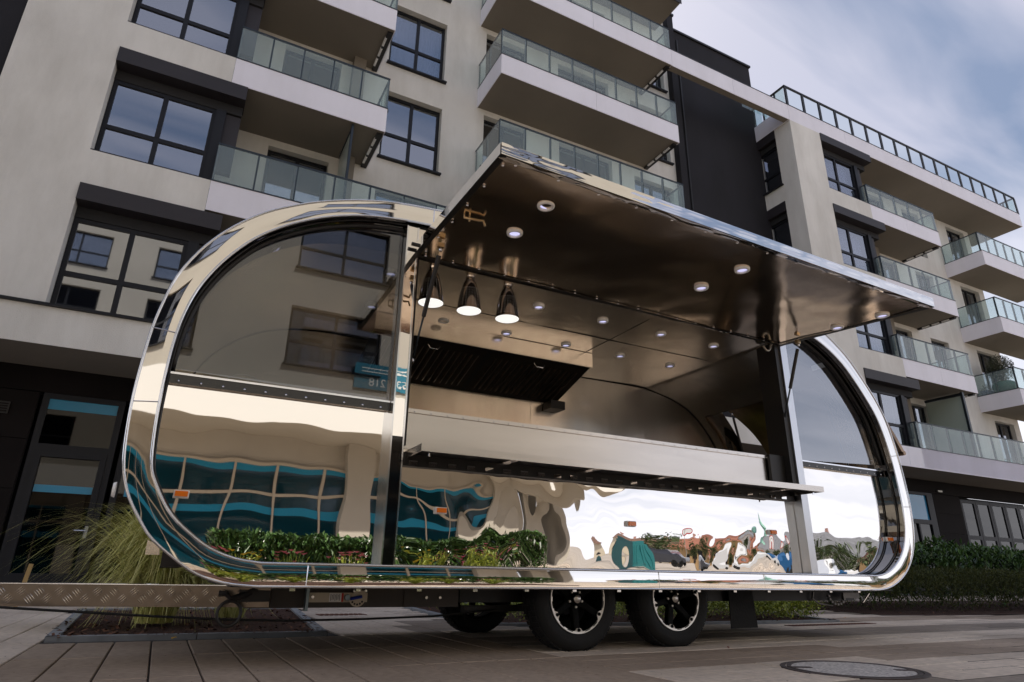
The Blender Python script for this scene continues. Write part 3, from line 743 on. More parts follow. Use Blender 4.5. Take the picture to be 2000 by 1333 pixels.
# reveal back-plates of side windows
# potted shrub on the far right balcony
ps = empty('potted_shrub', (28.25, 12.45, LV[1])); setp(ps, 'bushy shrub in a round green pot on the far right balcony', 'potted plant')
MB().lathe([(.0,.0),(.22,.0),(.36,.14),(.41,.30),(.37,.44),(.33,.47),(.30,.45),(.0,.42)], (0,0,.01), n=24).build('pot', mat('green_glazed_pot', (.015,.12,.08), .2), ps, smooth=True)
b = MB(); 
for i in range(9):
    a = i*.7; b.tube([(0,0,.4),(.1*math.cos(a),.1*math.sin(a),.8),(.28*math.cos(a),.28*math.sin(a),1.25+.1*(i%3))], [.02,.012,.005], 5)
b.build('stem', M_['bark'], ps)
b = MB()
for i in range(2600):
    v = rv(); rr = random.random()**.4; p = Vector((v.x*.52*rr, v.y*.5*rr, 1.05+v.z*.52*rr))
    p += Vector((1,1,1))*.12*noise.noise(p*3)
    leaf(b, p, rv()+Vector((0,0,.3)), random.uniform(.05,.10), .03)
b.build('foliage', M_['olive'], ps)
pot2 = empty('balcony_planter', (28.0, 12.95, LV[1])); setp(pot2, 'small bluish flower trough low on the far right balcony', 'planter')
MB().box(-.2,.45,-.1,.15,0,.22).build('trough', mat('blue_grey_trough', (.12,.15,.25), .5), pot2)
b = MB()
for i in range(200): leaf(b, Vector((random.uniform(-.2,.45),random.uniform(-.1,.15),.2+random.random()*.25)), rv()+Vector((0,0,.6)), .07,.02)
b.build('foliage', M_['olive'], pot2)
# ------------------------------------------------------------------ chrome food trailer
T = empty('food_trailer', (2.6, 4.1, 0)); T.matrix_world = Matrix.Translation((0,0,0))
setp(T, 'mirror polished food trailer with rounded ends and its serving flap raised', 'food trailer')
YT, YP, YR = 3.27, 3.37, 5.02
OUT = [(4.70,.34),(.40,.34),(.26,.355),(.15,.39),(.06,.445),(-.05,.53),(-.11,.605),(-.165,.69),(-.20,.77),(-.222,.86),(-.235,1.0),(-.24,1.15),(-.235,1.32),(-.225,1.48),(-.205,1.61),(-.17,1.76),(-.10,1.91),(-.02,2.03),(.07,2.13),(.18,2.225),(.30,2.30),(.45,2.375),(.66,2.45),(.90,2.505),(1.20,2.535),(2.6,2.54),
       (4.0,2.535),(4.25,2.52),(4.50,2.46),(4.71,2.36),(4.91,2.22),(5.05,2.07),(5.17,1.92),(5.26,1.78),(5.32,1.63),(5.37,1.41),(5.395,1.2),(5.405,1.0),(5.385,.80),(5.33,.64),(5.25,.53),(5.14,.44),(5.0,.375),(4.86,.345)]
INN = [(4.70,.44),(.41,.44),(.29,.458),(.18,.50),(.09,.56),(.01,.63),(-.045,.705),(-.085,.775),(-.105,.82),(-.118,.88),(-.128,1.0),(-.132,1.15),(-.13,1.32),(-.122,1.46),(-.105,1.58),(-.07,1.71),(-.01,1.84),(.06,1.95),(.15,2.06),(.255,2.15),(.37,2.225),(.52,2.30),(.72,2.365),(.94,2.40),(1.20,2.42),(2.6,2.42),
       (3.9,2.41),(4.15,2.385),(4.42,2.345),(4.64,2.265),(4.835,2.14),(4.97,2.0),(5.08,1.86),(5.165,1.73),(5.22,1.59),(5.268,1.39),(5.29,1.19),(5.30,1.0),(5.282,.83),(5.235,.70),(5.17,.605),(5.08,.53),(4.97,.472),(4.84,.443)]
def smooth_loop(P, it=1):
    for _ in range(it):
        Q = []
        n = len(P)
        for i in range(n):
            a = Vector(P[i]); b = Vector(P[(i+1)%n])
            Q.append(tuple(a*.75+b*.25)); Q.append(tuple(a*.25+b*.75))
        P = Q
    return P
def catmull(P, k=3):
    n = len(P); Q = []
    for i in range(n):
        p0,p1,p2,p3 = [Vector(P[(i+j-1)%n]) for j in range(4)]
        long_ = (p2-p1).length > .6
        kk = 1 if False else k
        for q in range(kk if not long_ else 12):
            t = q/(kk if not long_ else 12)
            if long_: Q.append(p1.lerp(p2,t)); continue
            if (p1-p0).length > .6: p0 = p1-(p2-p1)
            if (p3-p2).length > .6: p3 = p2+(p2-p1)
            Q.append(.5*((2*p1)+(p2-p0)*t+(2*p0-5*p1+4*p2-p3)*t*t+(3*p1-p0-3*p2+p3)*t**3))
    return Q
OS, IS = catmull(OUT), catmull(INN)
NS = len(OS)
def nz3(x, z, s, seed): return noise.noise(Vector((x*s, z*s, seed)))
# front rim band, gently dented
def dent(p):
    lo = max(0, min(1, (.75-p.y)/.3)); top = max(0, 1-abs(p.x-.62)/.35) if p.y > 2.2 else 0
    return .10+.90*lo*(.35+.65*max(0,min(1,(p.x-1.8)/1.5)))+.35*top
b = MB(); K = 6
for i in range(NS):
    o_, i_ = OS[i], IS[i]
    for k in range(K+1):
        p = o_.lerp(i_, k/K); edge = math.sin(math.pi*k/K)
        y = YT - .0028*(1-k/K)*max(0,min(1,(.9-p.y)/.4)) + edge*(-.002 + dent(p)*(.0030*nz3(p.x,p.y,2.6,2.0) + .0010*nz3(p.x,p.y,8,5.0)))
        b.v.append((p.x, y, p.y))
for i in range(NS):
    for k in range(K):
        a = i*(K+1)+k; c = ((i+1)%NS)*(K+1)+k
        b.f.append((a, a+1, c+1, c)); b.mi.append(0)
rim = b.build('front_rim', M_['chrome_rim'], T, smooth=True)
MB().tube([(p.x, YT-.001, p.y) for p in OS]+[(OS[0].x,YT-.001,OS[0].y)], .0065, 6).build('edge_bead', M_['trim'], rim, smooth=True)
MB().tube([(p.x, YT-.001, p.y) for p in IS]+[(IS[0].x,YT-.001,IS[0].y)], .0065, 6).build('edge_bead', M_['trim'], rim, smooth=True)
# joints of the rim sheets
for (x0_, z0_, x1_, z1_) in ((-.222,1.48,-.118,1.47),(-.238,1.12,-.13,1.13),(.62,.342,.62,.438),(2.72,.342,2.72,.438),(3.62,.342,3.62,.438),(5.37,1.40,5.268,1.385),(5.40,.98,5.30,.975),(1.13,2.53,1.13,2.42)):
    MB().tube([(x0_,YT-.0035,z0_),(x1_,YT-.0035,z1_)], .0022, 4).build('sheet_joint', M_['trim'], rim)
# recess wall between rim and panels (a step half way, as in the right-hand corner)
b = MB()
for i in range(NS):
    p, q = IS[i], IS[(i+1)%NS]
    for (y0,y1) in ((YT,YT+.045),(YT+.05,YP+.02)):
        b.quad((p.x,y0,p.y),(q.x,y0,q.y),(q.x,y1,q.y),(p.x,y1,p.y))
b.build('recess_wall', M_['recess'], T, smooth=True)
gsk = MB().tube([(p.x+(2.6-p.x)*.004, YT+.05, p.y+(1.4-p.y)*.004) for p in IS]+[(IS[0].x,YT+.05,IS[0].y)], .005, 6).build('rubber_gasket', M_['black'], T, smooth=True)
# outer skin round roof, ends and floor
def skip_end(p): return p.x > 4.86 and 1.30 < p.y < 2.20
b = MB()
for i in range(NS):
    p, q = OS[i], OS[(i+1)%NS]
    if skip_end((p+q)/2):
        for (y0,y1) in ((YT+.001,3.50),(4.86,YR)): b.quad((p.x,y0,p.y),(p.x,y1,p.y),(q.x,y1,q.y),(q.x,y0,q.y))
    else: b.quad((p.x,YT+.001,p.y),(p.x,YR,p.y),(q.x,YR,q.y),(q.x,YT+.001,q.y))
b.build('outer_skin', M_['chrome'], T, smooth=True)
b = MB().add([(p.x,YR,p.y) for p in OS], [tuple(range(NS))]); b.build('rear_side', M_['chrome'], T)
# fixing clips under the rim
for i in range(14):
    cbox('clip', M_['trim'], rim, .55+i*.31, .575+i*.31, YT+.005, YT+.03, .322, .338)

# -- mirror panels in the recess
def top_at(x, P):     # highest inner outline at x / lowest
    zs = []
    n = len(P)
    for i in range(n):
        a, c = P[i], P[(i+1)%n]
        if (a.x-x)*(c.x-x) <= 0 and abs(a.x-c.x) > 1e-9: zs.append(a.y+(c.y-a.y)*(x-a.x)/(c.x-a.x))
    return max(zs), min(zs)
def xr_at(z, P):
    xs = []; n = len(P)
    for i in range(n):
        a, c = P[i], P[(i+1)%n]
        if (a.y-z)*(c.y-z) <= 0 and abs(a.y-c.y) > 1e-9: xs.append(a.x+(c.x-a.x)*(z-a.y)/(c.y-a.y))
    return min(xs), max(xs)
def wavy_panel(name, x0, x1, z0, z1, fn, nu=90, nv=50, mt='chrome_flat', lab=None):
    """mirror sheet; fn(x,z) = depth of its waves in metres.  Ends follow the rounded rim where x0/x1 is None"""
    b = MB()
    def P(u, v):
        z = z0+(z1-z0)*v
        lo, hi = xr_at(min(max(z,.4402),2.41), IS)
        a = x0 if x0 is not None else lo-.012; c = x1 if x1 is not None else hi+.012
        x = a+(c-a)*u
        return (x, YP+.004+fn(x, z), z)
    b.grid(P, nu, nv); o = b.build(name, M_[mt], T, smooth=True)
    if lab: o['label'] = lab
    return o
def w_left(x, z):  return .0016*nz3(x*1.0, z*1.6, 1.5, 11) + .0005*nz3(x, z, 5.0, 3)
def w_mid(x, z):
    k = max(0, min(1, (2.9-x)/.6)) ; k2 = max(0, min(1, (x-2.9)/.4))
    return k*(.0042*nz3(x*1.0, z*.8, 2.6, 21) + .0016*nz3(x*1.4, z, 5.6, 8)) + k2*(.0013*nz3(x*1.4, z*.5, 2.4, 31)+max(0,min(1,(.80-z)/.15))*(.0018*nz3(x*1.3, z, 6, 32)+.0004*nz3(x*1.3,z,13,33))) - .003*math.sin(math.pi*min(1,max(0,(z-.44)/.54)))
def w_right(x, z): return .0010*nz3(x*1.2, z*.6, 1.8, 41) + .00025*nz3(x, z, 7, 42)+max(0,min(1,(.66-z)/.12))*.0008*nz3(x,z,7,43) + .0045*math.exp(-((z-.50)/.10)**2)*nz3(x,0,2.2,44)
wavy_panel('mirror_panel', None, .975, .441, 1.245, w_left, lab='left mirror panel below the window')
wavy_panel('mirror_panel', 1.05, 4.13, .441, .985, w_mid, 220, 50, lab='long wavy mirror panel under the counter')
wavy_panel('mirror_panel', 4.21, None, .441, 1.225, w_right, lab='right mirror panel reflecting the sky')

# -- window rails with rivets and the tinted panes
def rail(x0, x1, z0, z1, n):
    r = ubox('window_rail', M_['pblack'], T, x0, x1, YP-.022, YP+.0, z0, z1)
    ubox('sill_bead', M_['trim'], r, x0, x1, YP-.028, YP-.0225, z1-.010, z1)
    k = ('rivet',)
    if k not in _cache: _cache[k] = MB().lathe([(0,-.005),(.005,-.003),(.007,0),(.007,.002)], (0,0,0), 'Y', 8).mesh('rivet', M_['trim'], True)
    for i in range(n): inst('rivet', _cache[k], r, (x0+(x1-x0)*(i+.5)/n, YP-.023, z0+.014))
    return r
rail(-.125, .972, 1.245, 1.300, 11); rail(4.212, 5.262, 1.225, 1.275, 12)
def pane_poly(x0, x1, z0):
    pts = []
    xs = [x0+(x1-x0)*i/40 for i in range(41)]
    for x in xs:
        t = top_at(min(max(x,-.129),5.28), IS)[0]; pts.append((x, t))
    return pts
def window_pane(x0, x1, z0, lab):
    top = []
    # walk the inner outline between x0 and x1 above z0
    seg = [p for p in IS if x0-.001 <= p.x <= x1+.001 and p.y >= z0]
    if x0 < 0:   seg.sort(key=lambda p: (p.x if p.y > 1.5 else -9+p.y, p.y)); seg = sorted([p for p in seg], key=lambda p: math.atan2(p.y-z0, x1-p.x))
    else: seg = sorted(seg, key=lambda p: math.atan2(p.y-z0, x0-p.x), reverse=False)
    pts = [(p.x, p.y) for p in seg]
    cx = x1 if x0 < 0 else x0
    poly = [(cx, z0)] + pts if x0 < 0 else [(cx, z0)] + pts
    # add the vertical edge's top
    zt = top_at(cx, IS)[0]
    poly = poly + [(cx, zt)] if x0 < 0 else poly + [(cx, zt)]
    return poly
def fan(poly, y, name, mt, lab=None, parent=None, th=.004):
    c = poly[0]; ps = sorted(poly[1:], key=lambda p: math.atan2(p[1]-c[1], abs(p[0]-c[0])))
    ps = [c]+ps; n = len(ps)
    vs = [(p[0],y,p[1]) for p in ps]; b = MB().add(vs, [(0,i,i+1) for i in range(1,n-1)])
    o = b.build(name, mt, parent or T)
    if lab: o['label'] = lab
    return o
pl = window_pane(-.2, .972, 1.300, ''); fan(pl, YP-.006, 'window_pane', M_['tint'], 'left quarter round tinted window')
pr = window_pane(4.212, 5.3, 1.275, ''); fan(pr, YP-.006, 'window_pane', M_['tintR'], 'right quarter round tinted window')
for po, inset in ((pl,.02),(pr,.02)):
    arc = sorted(po[1:], key=lambda p: math.atan2(p[1]-po[0][1], abs(p[0]-po[0][0])))
    c = Vector(po[0]); pts = [(p[0]+(c.x-p[0])*.018, YP-.012, p[1]+(c.y-p[1])*.018) for p in arc]
    MB().tube(pts, .013, 6).build('window_seal', M_['black'], T, smooth=True)
# thin white cable loop lying behind the left pane
MB().tube([(.22+.085*math.cos(a), YP+.05, 1.30+.055*math.sin(a)) for a in [math.pi*i/12 for i in range(13)]], .004, 6).build('cable_loop', M_['trim'], T)

# -- posts
def post(x0, x1, zt):
    p = MB().box(x0+.008, x1-.008, YP-.075, YP+.02, 1.10, zt).box(x0+.008, x1-.008, YP-.075, YP+.02, .442, 1.098, 1).build('post', [M_['chrome'], M_['pblack']], T)  # lower half black: a dark reflection put into the mirror post's colour
    ubox('post_edge', M_['trim'], p, x0, x0+.0078, YP-.082, YP+.01, .442, zt); ubox('post_edge', M_['trim'], p, x1-.0078, x1, YP-.082, YP+.01, .442, zt)
    return p
post(.975, 1.05, 2.385); 
p = MB().box(4.135, 4.205, YP-.075, YP+.02, .442, 2.33).build('post', M_['satin'], T)
ubox('door_jamb', M_['black'], T, 4.085, 4.132, YP-.06, YP+.12, .99, 2.20)
ubox('door_jamb', M_['black'], T, 1.052, 1.072, YP-.05, YP+.10, 1.06, 2.20)
# head of the opening: small chrome box at the left hinge and the beam above
ubox('hinge_box', M_['brushed'], T, .985, 1.14, YP-.07, YP-.0, 2.26, 2.385)
ubox('head_beam', M_['black'], T, 1.052, 4.13, YP-.06, YP+.03, 2.235, 2.40)
MB().tube([(1.0,3.26,2.25),(4.12,3.26,2.22)], .012, 8).build('hinge_rod', M_['black'], T)
for (xx, zz) in ((1.06,2.24),(4.09,2.20)): pass

# -- counter
cf = ubox('counter_front', M_['counter'], T, 1.073, 4.084, 3.395, 3.41, 1.055, 1.262)
ubox('counter_lip', M_['counter'], cf, 1.073, 4.084, 3.385, 3.396, 1.262, 1.285); ubox('counter_top', M_['counter'], cf, 1.073, 4.084, 3.397, 3.80, 1.264, 1.284)
for i in range(30): inst('rivet', _cache[('rivet',)], cf, (1.13+i*.1, 3.386, 1.268), sc=(.75,.75,.75))
ubox('end_box', M_['black'], cf, 3.93, 4.083, 3.36, 3.384, 1.06, 1.29)
sh = MB()
sh.box(1.085, 4.14, 3.108, 3.37, 1.030, 1.036).box(1.085, 4.14, 3.10, 3.106, .998, 1.036).box(1.085,1.091,3.108,3.37,.998,1.0295).box(4.134,4.14,3.108,3.37,.998,1.0295)
sh = sh.build('serving_shelf', M_['counter'], T)
ubox('shelf_underside', M_['black'], sh, 1.092, 4.133, 3.107, 3.365, 1.018, 1.0295)
for i in range(5): cbox('cross_rib', M_['counter'], sh, 1.62+i*.55, 1.67+i*.55, 3.108, 3.36, 1.002, 1.017)
for x in (1.14, 4.06): MB().tube([(x,3.13,1.0),(x,3.13,.978)], .006, 6).build('catch_pin', M_['trim'], sh)
lk = ubox('hinge_strip', M_['black'], T, 1.055, 4.12, 3.345, 3.384, .955, 1.029)
for i in range(26): cbox('hinge_knuckle', M_['chrome'], lk, 1.1+i*.115, 1.15+i*.115, 3.335, 3.344, .962, .985)

# -- interior lining
LN = [(.02,.50),(-.08,.8),(-.10,1.2),(-.08,1.5),(-.02,1.74),(.1,1.93),(.28,2.08),(.5,2.18),(.8,2.225),(1.2,2.23),(2.5,2.23),(3.9,2.23),(4.15,2.215),(4.4,2.165),(4.6,2.09),(4.74,2.0),(4.86,1.88),(4.96,1.75),(5.05,1.58),(5.11,1.42),(5.14,1.28),(5.15,1.0),(5.12,.5)]
LNv = [Vector(p) for p in LN]; fine = []
for i in range(len(LNv)-1):
    p0 = LNv[max(0,i-1)]; p1 = LNv[i]; p2 = LNv[i+1]; p3 = LNv[min(len(LNv)-1,i+2)]
    for q in range(5):
        t = q/5; fine.append(.5*((2*p1)+(p2-p0)*t+(2*p0-5*p1+4*p2-p3)*t*t+(3*p1-p0-3*p2+p3)*t**3) if (p2-p1).length < .5 else p1.lerp(p2,t))
fine.append(LNv[-1])
YB2 = 4.96
b = MB(); b2 = MB()
for i in range(len(fine)-1):
    p, q = fine[i], fine[i+1]; mid = (p+q)/2; tgt = b
    win = mid.x > 4.76 and 1.30 < mid.y < 1.99
    for (y0,y1) in (((YP+.03,3.52),(4.84,YB2)) if win else ((YP+.03,YB2),)):
        n = 12
        for k in range(n):
            ya, yb = y0+(y1-y0)*k/n, y0+(y1-y0)*(k+1)/n
            def Z(pt, y): 
                dd = .009*nz3(pt.x*1.2+3, y, 1.5, 7)+.002*nz3(pt.x,y,5,9)
                return (pt.x, y, pt.y+dd)
            b.quad(Z(p,ya), Z(p,yb), Z(q,yb), Z(q,ya))
lin = b.build('ceiling_lining', M_['brushed'], T, smooth=True)
bm_ = bmesh.new(); bm_.from_mesh(lin.data); bmesh.ops.remove_doubles(bm_, verts=bm_.verts, dist=.0005); bm_.to_mesh(lin.data); bm_.free()
lin.data.polygons.foreach_set('use_smooth', [True]*len(lin.data.polygons))
# back wall sheets
b = MB(); nb = 4
for i,(a,c) in enumerate(((-.1,1.35),(1.352,2.75),(2.752,4.05),(4.052,5.15))):
    s_ = MB().grid(lambda u,v: (a+(c-a)*u, YB2-.008+.010*nz3((a+(c-a)*u)*.8, v*1.7, 1.9, 15+i), .5+1.73*v), 24, 24)
    s_.build('back_wall_sheet', M_['brushed'], T, smooth=True)
MB().tube([(p.x, YB2-.012, p.y) for p in fine], .007, 5).build('corner_seal', M_['black'], T)
ubox('floor_panel', M_['black'], T, 0, 5.1, YP+.03, YB2, .42, .50)
for Y_ in (3.98,): MB().tube([(1.1,Y_,2.229),(4.05,Y_,2.229)], .003, 4).build('ceiling_joint', M_['black'], T)
MB().tube([(2.95,YP+.1,2.229),(2.95,YB2,2.229)], .002, 4).build('ceiling_joint', M_['black'], T)
# end window frame seen through the opening
for (y0,y1) in ((3.50,3.53),(4.83,4.86)):
    pts = [p for p in fine if p.x > 4.74 and p.y > 1.28]
    MB().tube([(p.x+.02, (y0+y1)/2, p.y+.01) for p in pts], .018, 6).build('end_window_frame', M_['brass2'], T)
MB().tube([(4.78,3.52,2.0),(4.78,4.84,2.0)], .02, 6).build('end_window_frame', M_['black'], T)
MB().tube([(5.2,3.52,1.29),(5.2,4.84,1.29)], .02, 6).build('end_window_frame', M_['trim'], T)

# -- downlights
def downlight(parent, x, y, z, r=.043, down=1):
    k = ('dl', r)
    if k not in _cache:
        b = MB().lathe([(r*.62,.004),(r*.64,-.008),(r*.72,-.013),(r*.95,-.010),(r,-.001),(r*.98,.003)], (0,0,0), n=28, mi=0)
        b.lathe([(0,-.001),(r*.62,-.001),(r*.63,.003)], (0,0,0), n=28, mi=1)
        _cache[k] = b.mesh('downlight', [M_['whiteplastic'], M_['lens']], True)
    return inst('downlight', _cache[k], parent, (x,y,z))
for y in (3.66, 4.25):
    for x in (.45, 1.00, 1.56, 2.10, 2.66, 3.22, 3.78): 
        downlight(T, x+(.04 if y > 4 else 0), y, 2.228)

# -- extractor hood
hd = empty('extractor_hood'); hd.parent = T
ubox('hood_front', M_['brushed'], hd, 1.10, 3.02, 4.33, 4.345, 2.10, 2.226)
MB().add([(3.005,4.346,2.226),(3.005,4.94,2.226),(3.005,4.94,1.91),(3.005,4.346,2.10)], [(0,1,2,3)]).build('hood_side', M_['brushed'], hd)
def slope(y): return 2.10-(y-4.345)*(2.10-1.91)/(4.94-4.345)
MB().add([(1.10,4.346,2.099),(3.00,4.346,2.099),(3.00,4.94,slope(4.94)),(1.10,4.94,slope(4.94))], [(0,1,2,3)]).build('filter_frame', M_['black'], hd)
for j in range(2):
    x0 = 1.14+j*.94
    fl = MB().add([(x0,4.37,slope(4.37)-.004),(x0+.90,4.37,slope(4.37)-.004),(x0+.90,4.92,slope(4.92)-.004),(x0,4.92,slope(4.92)-.004)], [(0,1,2,3)]).build('grease_filter', M_['filter'], hd)
    b = MB()
    for k in range(16):
        xx = x0+.05+k*.052
        b.add([(xx,4.43,slope(4.43)-.005),(xx+.010,4.43,slope(4.43)-.014),(xx+.010,4.87,slope(4.87)-.014),(xx,4.87,slope(4.87)-.005),(xx+.022,4.43,slope(4.43)-.005),(xx+.022,4.87,slope(4.87)-.005)], [(0,1,2,3),(1,4,5,2)])
    b.build('baffle', M_['filter'], fl) if False else b.build('filter_baffles', M_['baffle'], hd)
    MB().tube([(x0+.45-.05,4.40,slope(4.40)-.01),(x0+.45-.03,4.395,slope(4.40)-.04),(x0+.45+.03,4.395,slope(4.40)-.04),(x0+.45+.05,4.40,slope(4.40)-.01)], .004, 6).build('filter_handle', M_['trim'], hd)
ubox('grease_cup', M_['black'], hd, 2.88, 3.03, 4.80, 4.94, 1.83, 1.905)

# -- serving flap
FX0, FX1 = 1.03, 4.16
FLP = [ (FX0,3.30,2.205),(FX1,3.30,2.185),(FX1+.02,2.115,2.085),(FX0+.0,2.13,2.165) ]
def fp(u, v, dz=0):   # u along x, v from hinge (0) outward (1)
    a = Vector(FLP[0]).lerp(Vector(FLP[1]), u); c = Vector(FLP[3]).lerp(Vector(FLP[2]), u)
    p = a.lerp(c, v); return Vector((p.x, p.y, p.z+dz))
def fz(x, y):
    u = (x-FX0)/(FX1-FX0); v = (3.30-y)/(3.30-2.12); return fp(u, v).z
FL = empty('serving_flap'); FL.parent = T
b = MB().grid(lambda u,v: tuple(fp(u, v, .010*nz3(u*3.0, v*1.2, 1.5, 51)+.003*nz3(u*6,v*2,2.6,52))), 90, 40)
b.build('flap_lining', M_['flapsteel'], FL, smooth=True)
b = MB().grid(lambda u,v: tuple(fp(u, v, .055)), 20, 8); b.build('flap_skin', M_['chrome'], FL, smooth=True)
def edge(p0, p1, name, mt, h0=-.004, h1=.058, wob=0, n=60, outy=0, outx=0):
    b = MB().grid(lambda u,v: (p0.x+(p1.x-p0.x)*u+outx, p0.y+(p1.y-p0.y)*u+outy+wob*nz3(u*3.0,v,6,61)*math.sin(math.pi*v), p0.z+(p1.z-p0.z)*u+h0+(h1-h0)*v), n, 6)
    return b.build(name, mt, FL, smooth=True)
edge(fp(0,1), fp(1,1), 'front_edge', M_['chrome'], outy=-.004, wob=.004)
edge(fp(0,1), fp(0,0), 'side_edge', M_['chrome'], outx=-.004)
edge(fp(1,0), fp(1,1), 'side_edge', M_['chrome'], outx=.004)
# folded return under the edge with screws
b = MB().grid(lambda u,v: tuple(fp(u, .972+.028*v, -.006+.004*nz3(u*22,v*2,1.0,71)*(1-v))), 160, 3); b.build('edge_return', M_['chrome'], FL, smooth=True)
b = MB().grid(lambda u,v: tuple(fp(.009*v, u, -.006)), 30, 2); b.build('edge_return', M_['black'], FL, smooth=True)
b = MB().grid(lambda u,v: tuple(fp(1-.012*v, u, -.006)), 30, 2); b.build('edge_return', M_['black'], FL, smooth=True)
b = MB().grid(lambda u,v: tuple(fp(u, .02*v, -.007)), 60, 2); b.build('hinge_strip', M_['black'], FL, smooth=True)
for i in range(14):
    p = fp(.03+.94*i/13, .965, -.006); inst('screw', _cache[('rivet',)], FL, p, (R(-90),0,0))
for i in range(6):
    p = fp(.014, .08+.86*i/5, -.006); inst('screw', _cache[('rivet',)], FL, p, (R(-90),0,0))
for i in range(18):
    p = fp(.02+.96*i/17, .03, -.008); inst('screw', _cache[('rivet',)], FL, p, (R(-90),0,0))
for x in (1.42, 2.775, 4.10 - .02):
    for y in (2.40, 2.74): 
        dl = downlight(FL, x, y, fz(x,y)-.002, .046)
# brass latches on the flap
def latch(x, y):
    z = fz(x,y)+.012
    return MB().tube([(x-.03,y,z-.004),(x-.03,y,z-.035),(x+.05,y-.01,z-.035),(x+.075,y-.012,z-.03),(x+.085,y-.012,z-.06)], .007, 8).tube([(x,y,z),(x,y,z-.05)], .006, 6).build('latch', M_['brass'], FL, smooth=True)
latch(1.13, 2.70)
MB().tube([(4.0+.04*math.cos(a), 3.31, 2.165+.05*math.sin(a)) for a in [math.pi*2*i/24 for i in range(13,25)]]+[(4.08,3.30,2.20)], .008, 8).build('cable', M_['galv'], FL, smooth=True)
# gas struts
def strut(a, c, frac, name='gas_strut', r0=.013, r1=.006):
    a, c = Vector(a), Vector(c); m_ = a.lerp(c, frac)
    s = MB().tube([a.lerp(c,.05), m_], r0, 12).build(name, M_['black'], T, smooth=False)
    MB().tube([m_, c.lerp(a,.04)], r1, 8).build('piston_rod', M_['steel'], s, smooth=True)
    for p in (a, c): MB().lathe([(0,-.012),(.009,-.01),(.012,0),(.009,.01),(0,.012)], p, n=10).build('ball_joint', M_['trim'], s, smooth=True)
    return s
strut((1.105,3.045,2.135), (1.095,3.385,1.57), .60); strut((4.10,3.10,2.115), (4.098,3.33,1.545), .56)
for (x,y,z) in ((1.105,3.05,2.165),(4.10,3.10,2.14)):
    ubox('strut_bracket', M_['brass'], FL, x-.015, x+.02, y-.01, y+.015, z-.012, z+.015)

# -- rear end flap, swung up and outwards
EF = empty('end_flap'); EF.parent = T
arc = [p for p in OS if p.x > 4.86 and 1.28 < p.y < 2.22]
arc.sort(key=lambda p: -p.y)
H0 = arc[0].copy(); angf = R(22)
def rot(p, k=1.0):
    d_ = (p-H0)*1.15; return Vector((H0.x+.03+d_.x*math.cos(angf)-d_.y*math.sin(angf), H0.y+.03+d_.x*math.sin(angf)+d_.y*math.cos(angf)))
ar = [rot(p) for p in arc]
b = MB()
for i in range(len(ar)-1):
    p, q = ar[i], ar[i+1]; b.quad((p.x,3.46,p.y),(p.x,4.84,p.y),(q.x,4.84,q.y),(q.x,3.46,q.y))
b.build('flap_skin', M_['bronze'], EF, smooth=True)
b = MB()
for i in range(len(ar)-1):
    p, q = ar[i], ar[i+1]; c = Vector((5.0,1.6)); p2 = p+(c-p).normalized()*.045; q2 = q+(c-q).normalized()*.045
    b.quad((p.x,3.455,p.y),(q.x,3.455,q.y),(q2.x,3.455,q2.y),(p2.x,3.455,p2.y))
    b.quad((p2.x,3.456,p2.y),(q2.x,3.456,q2.y),(q2.x,4.84,q2.y),(p2.x,4.84,p2.y), 1)
b.build('flap_frame', [M_['bronze'], M_['bronze']], EF, smooth=False)
MB().tube([(ar[-1].x,3.46,ar[-1].y),(ar[-1].x,4.84,ar[-1].y)], .02, 8).build('flap_foot', M_['bronze'], EF)
strut((4.98,4.66,2.0), (5.17,4.70,1.36), .62, r0=.012)
strut((4.98,3.62,2.05), (5.17,3.60,1.36), .62, r0=.012)

# -- marker lamps
for (x,z,y) in ((.03,.735,YP-.012),(1.31,.732,YP-.012),(2.60,.722,YP-.012),(3.86,.722,YP-.012),(5.19,.722,YP-.012)):
    ml = MB().box(x-.033,x+.033,y-.004,y+.012,z-.017,z+.017).build('marker_light', M_['whiteplastic'], T)
    MB().box(x-.027,x+.027,y-.016,y-.005,z-.012,z+.012).build('amber_lens', M_['amber'], ml)
MB().lathe([(0,-.012),(.03,-.012),(.035,0)], (-.235,3.40,.74), 'X', 14).build('marker_light', M_['whiteplastic'], T)

# -- chassis
ch = MB()
ch.box(.68, 1.20, 3.60, 3.66, .235, .335).box(.40,.67,3.60,3.66,.235,.335).box(1.555,5.0,3.62,3.66,.255,.335)
ch.box(.5,5.1,4.55,4.60,.26,.335).box(.6,.66,3.66,4.55,.26,.335).box(3.9,3.96,3.66,4.55,.26,.335).box(4.9,4.96,3.66,4.55,.25,.335).box(1.6,1.66,3.66,4.55,.27,.335)
ch = ch.build('chassis', M_['black'], T)
pl_ = ubox('joint_plate', M_['chas'], T, 1.21, 1.53, 3.585, 3.60, .235, .335)
ubox('frame_rail', M_['chas'], T, .42, 1.209, 3.592, 3.599, .235, .335)
for x in (1.335,1.415): MB().lathe([(0,-.012),(.008,-.012),(.010,0)], (x,3.585,.283), 'Y', 6).build('bolt', M_['trim'], pl_)
ubox('underfloor', M_['black'], T, .3, 5.1, 3.35, 4.98, .336, .341)
# tandem axle: hidden beams and mudguards
MB().tube([(2.2,3.45,.27),(2.2,4.85,.27)], .03, 8).tube([(2.96,3.45,.27),(2.96,4.85,.27)], .03, 8).box(1.62,2.3,3.70,3.76,.20,.235).build('axles', M_['black'], T)
ubox('axle_arm', M_['galv'], T, 1.66, 2.0, 3.74, 3.77, .262, .285)

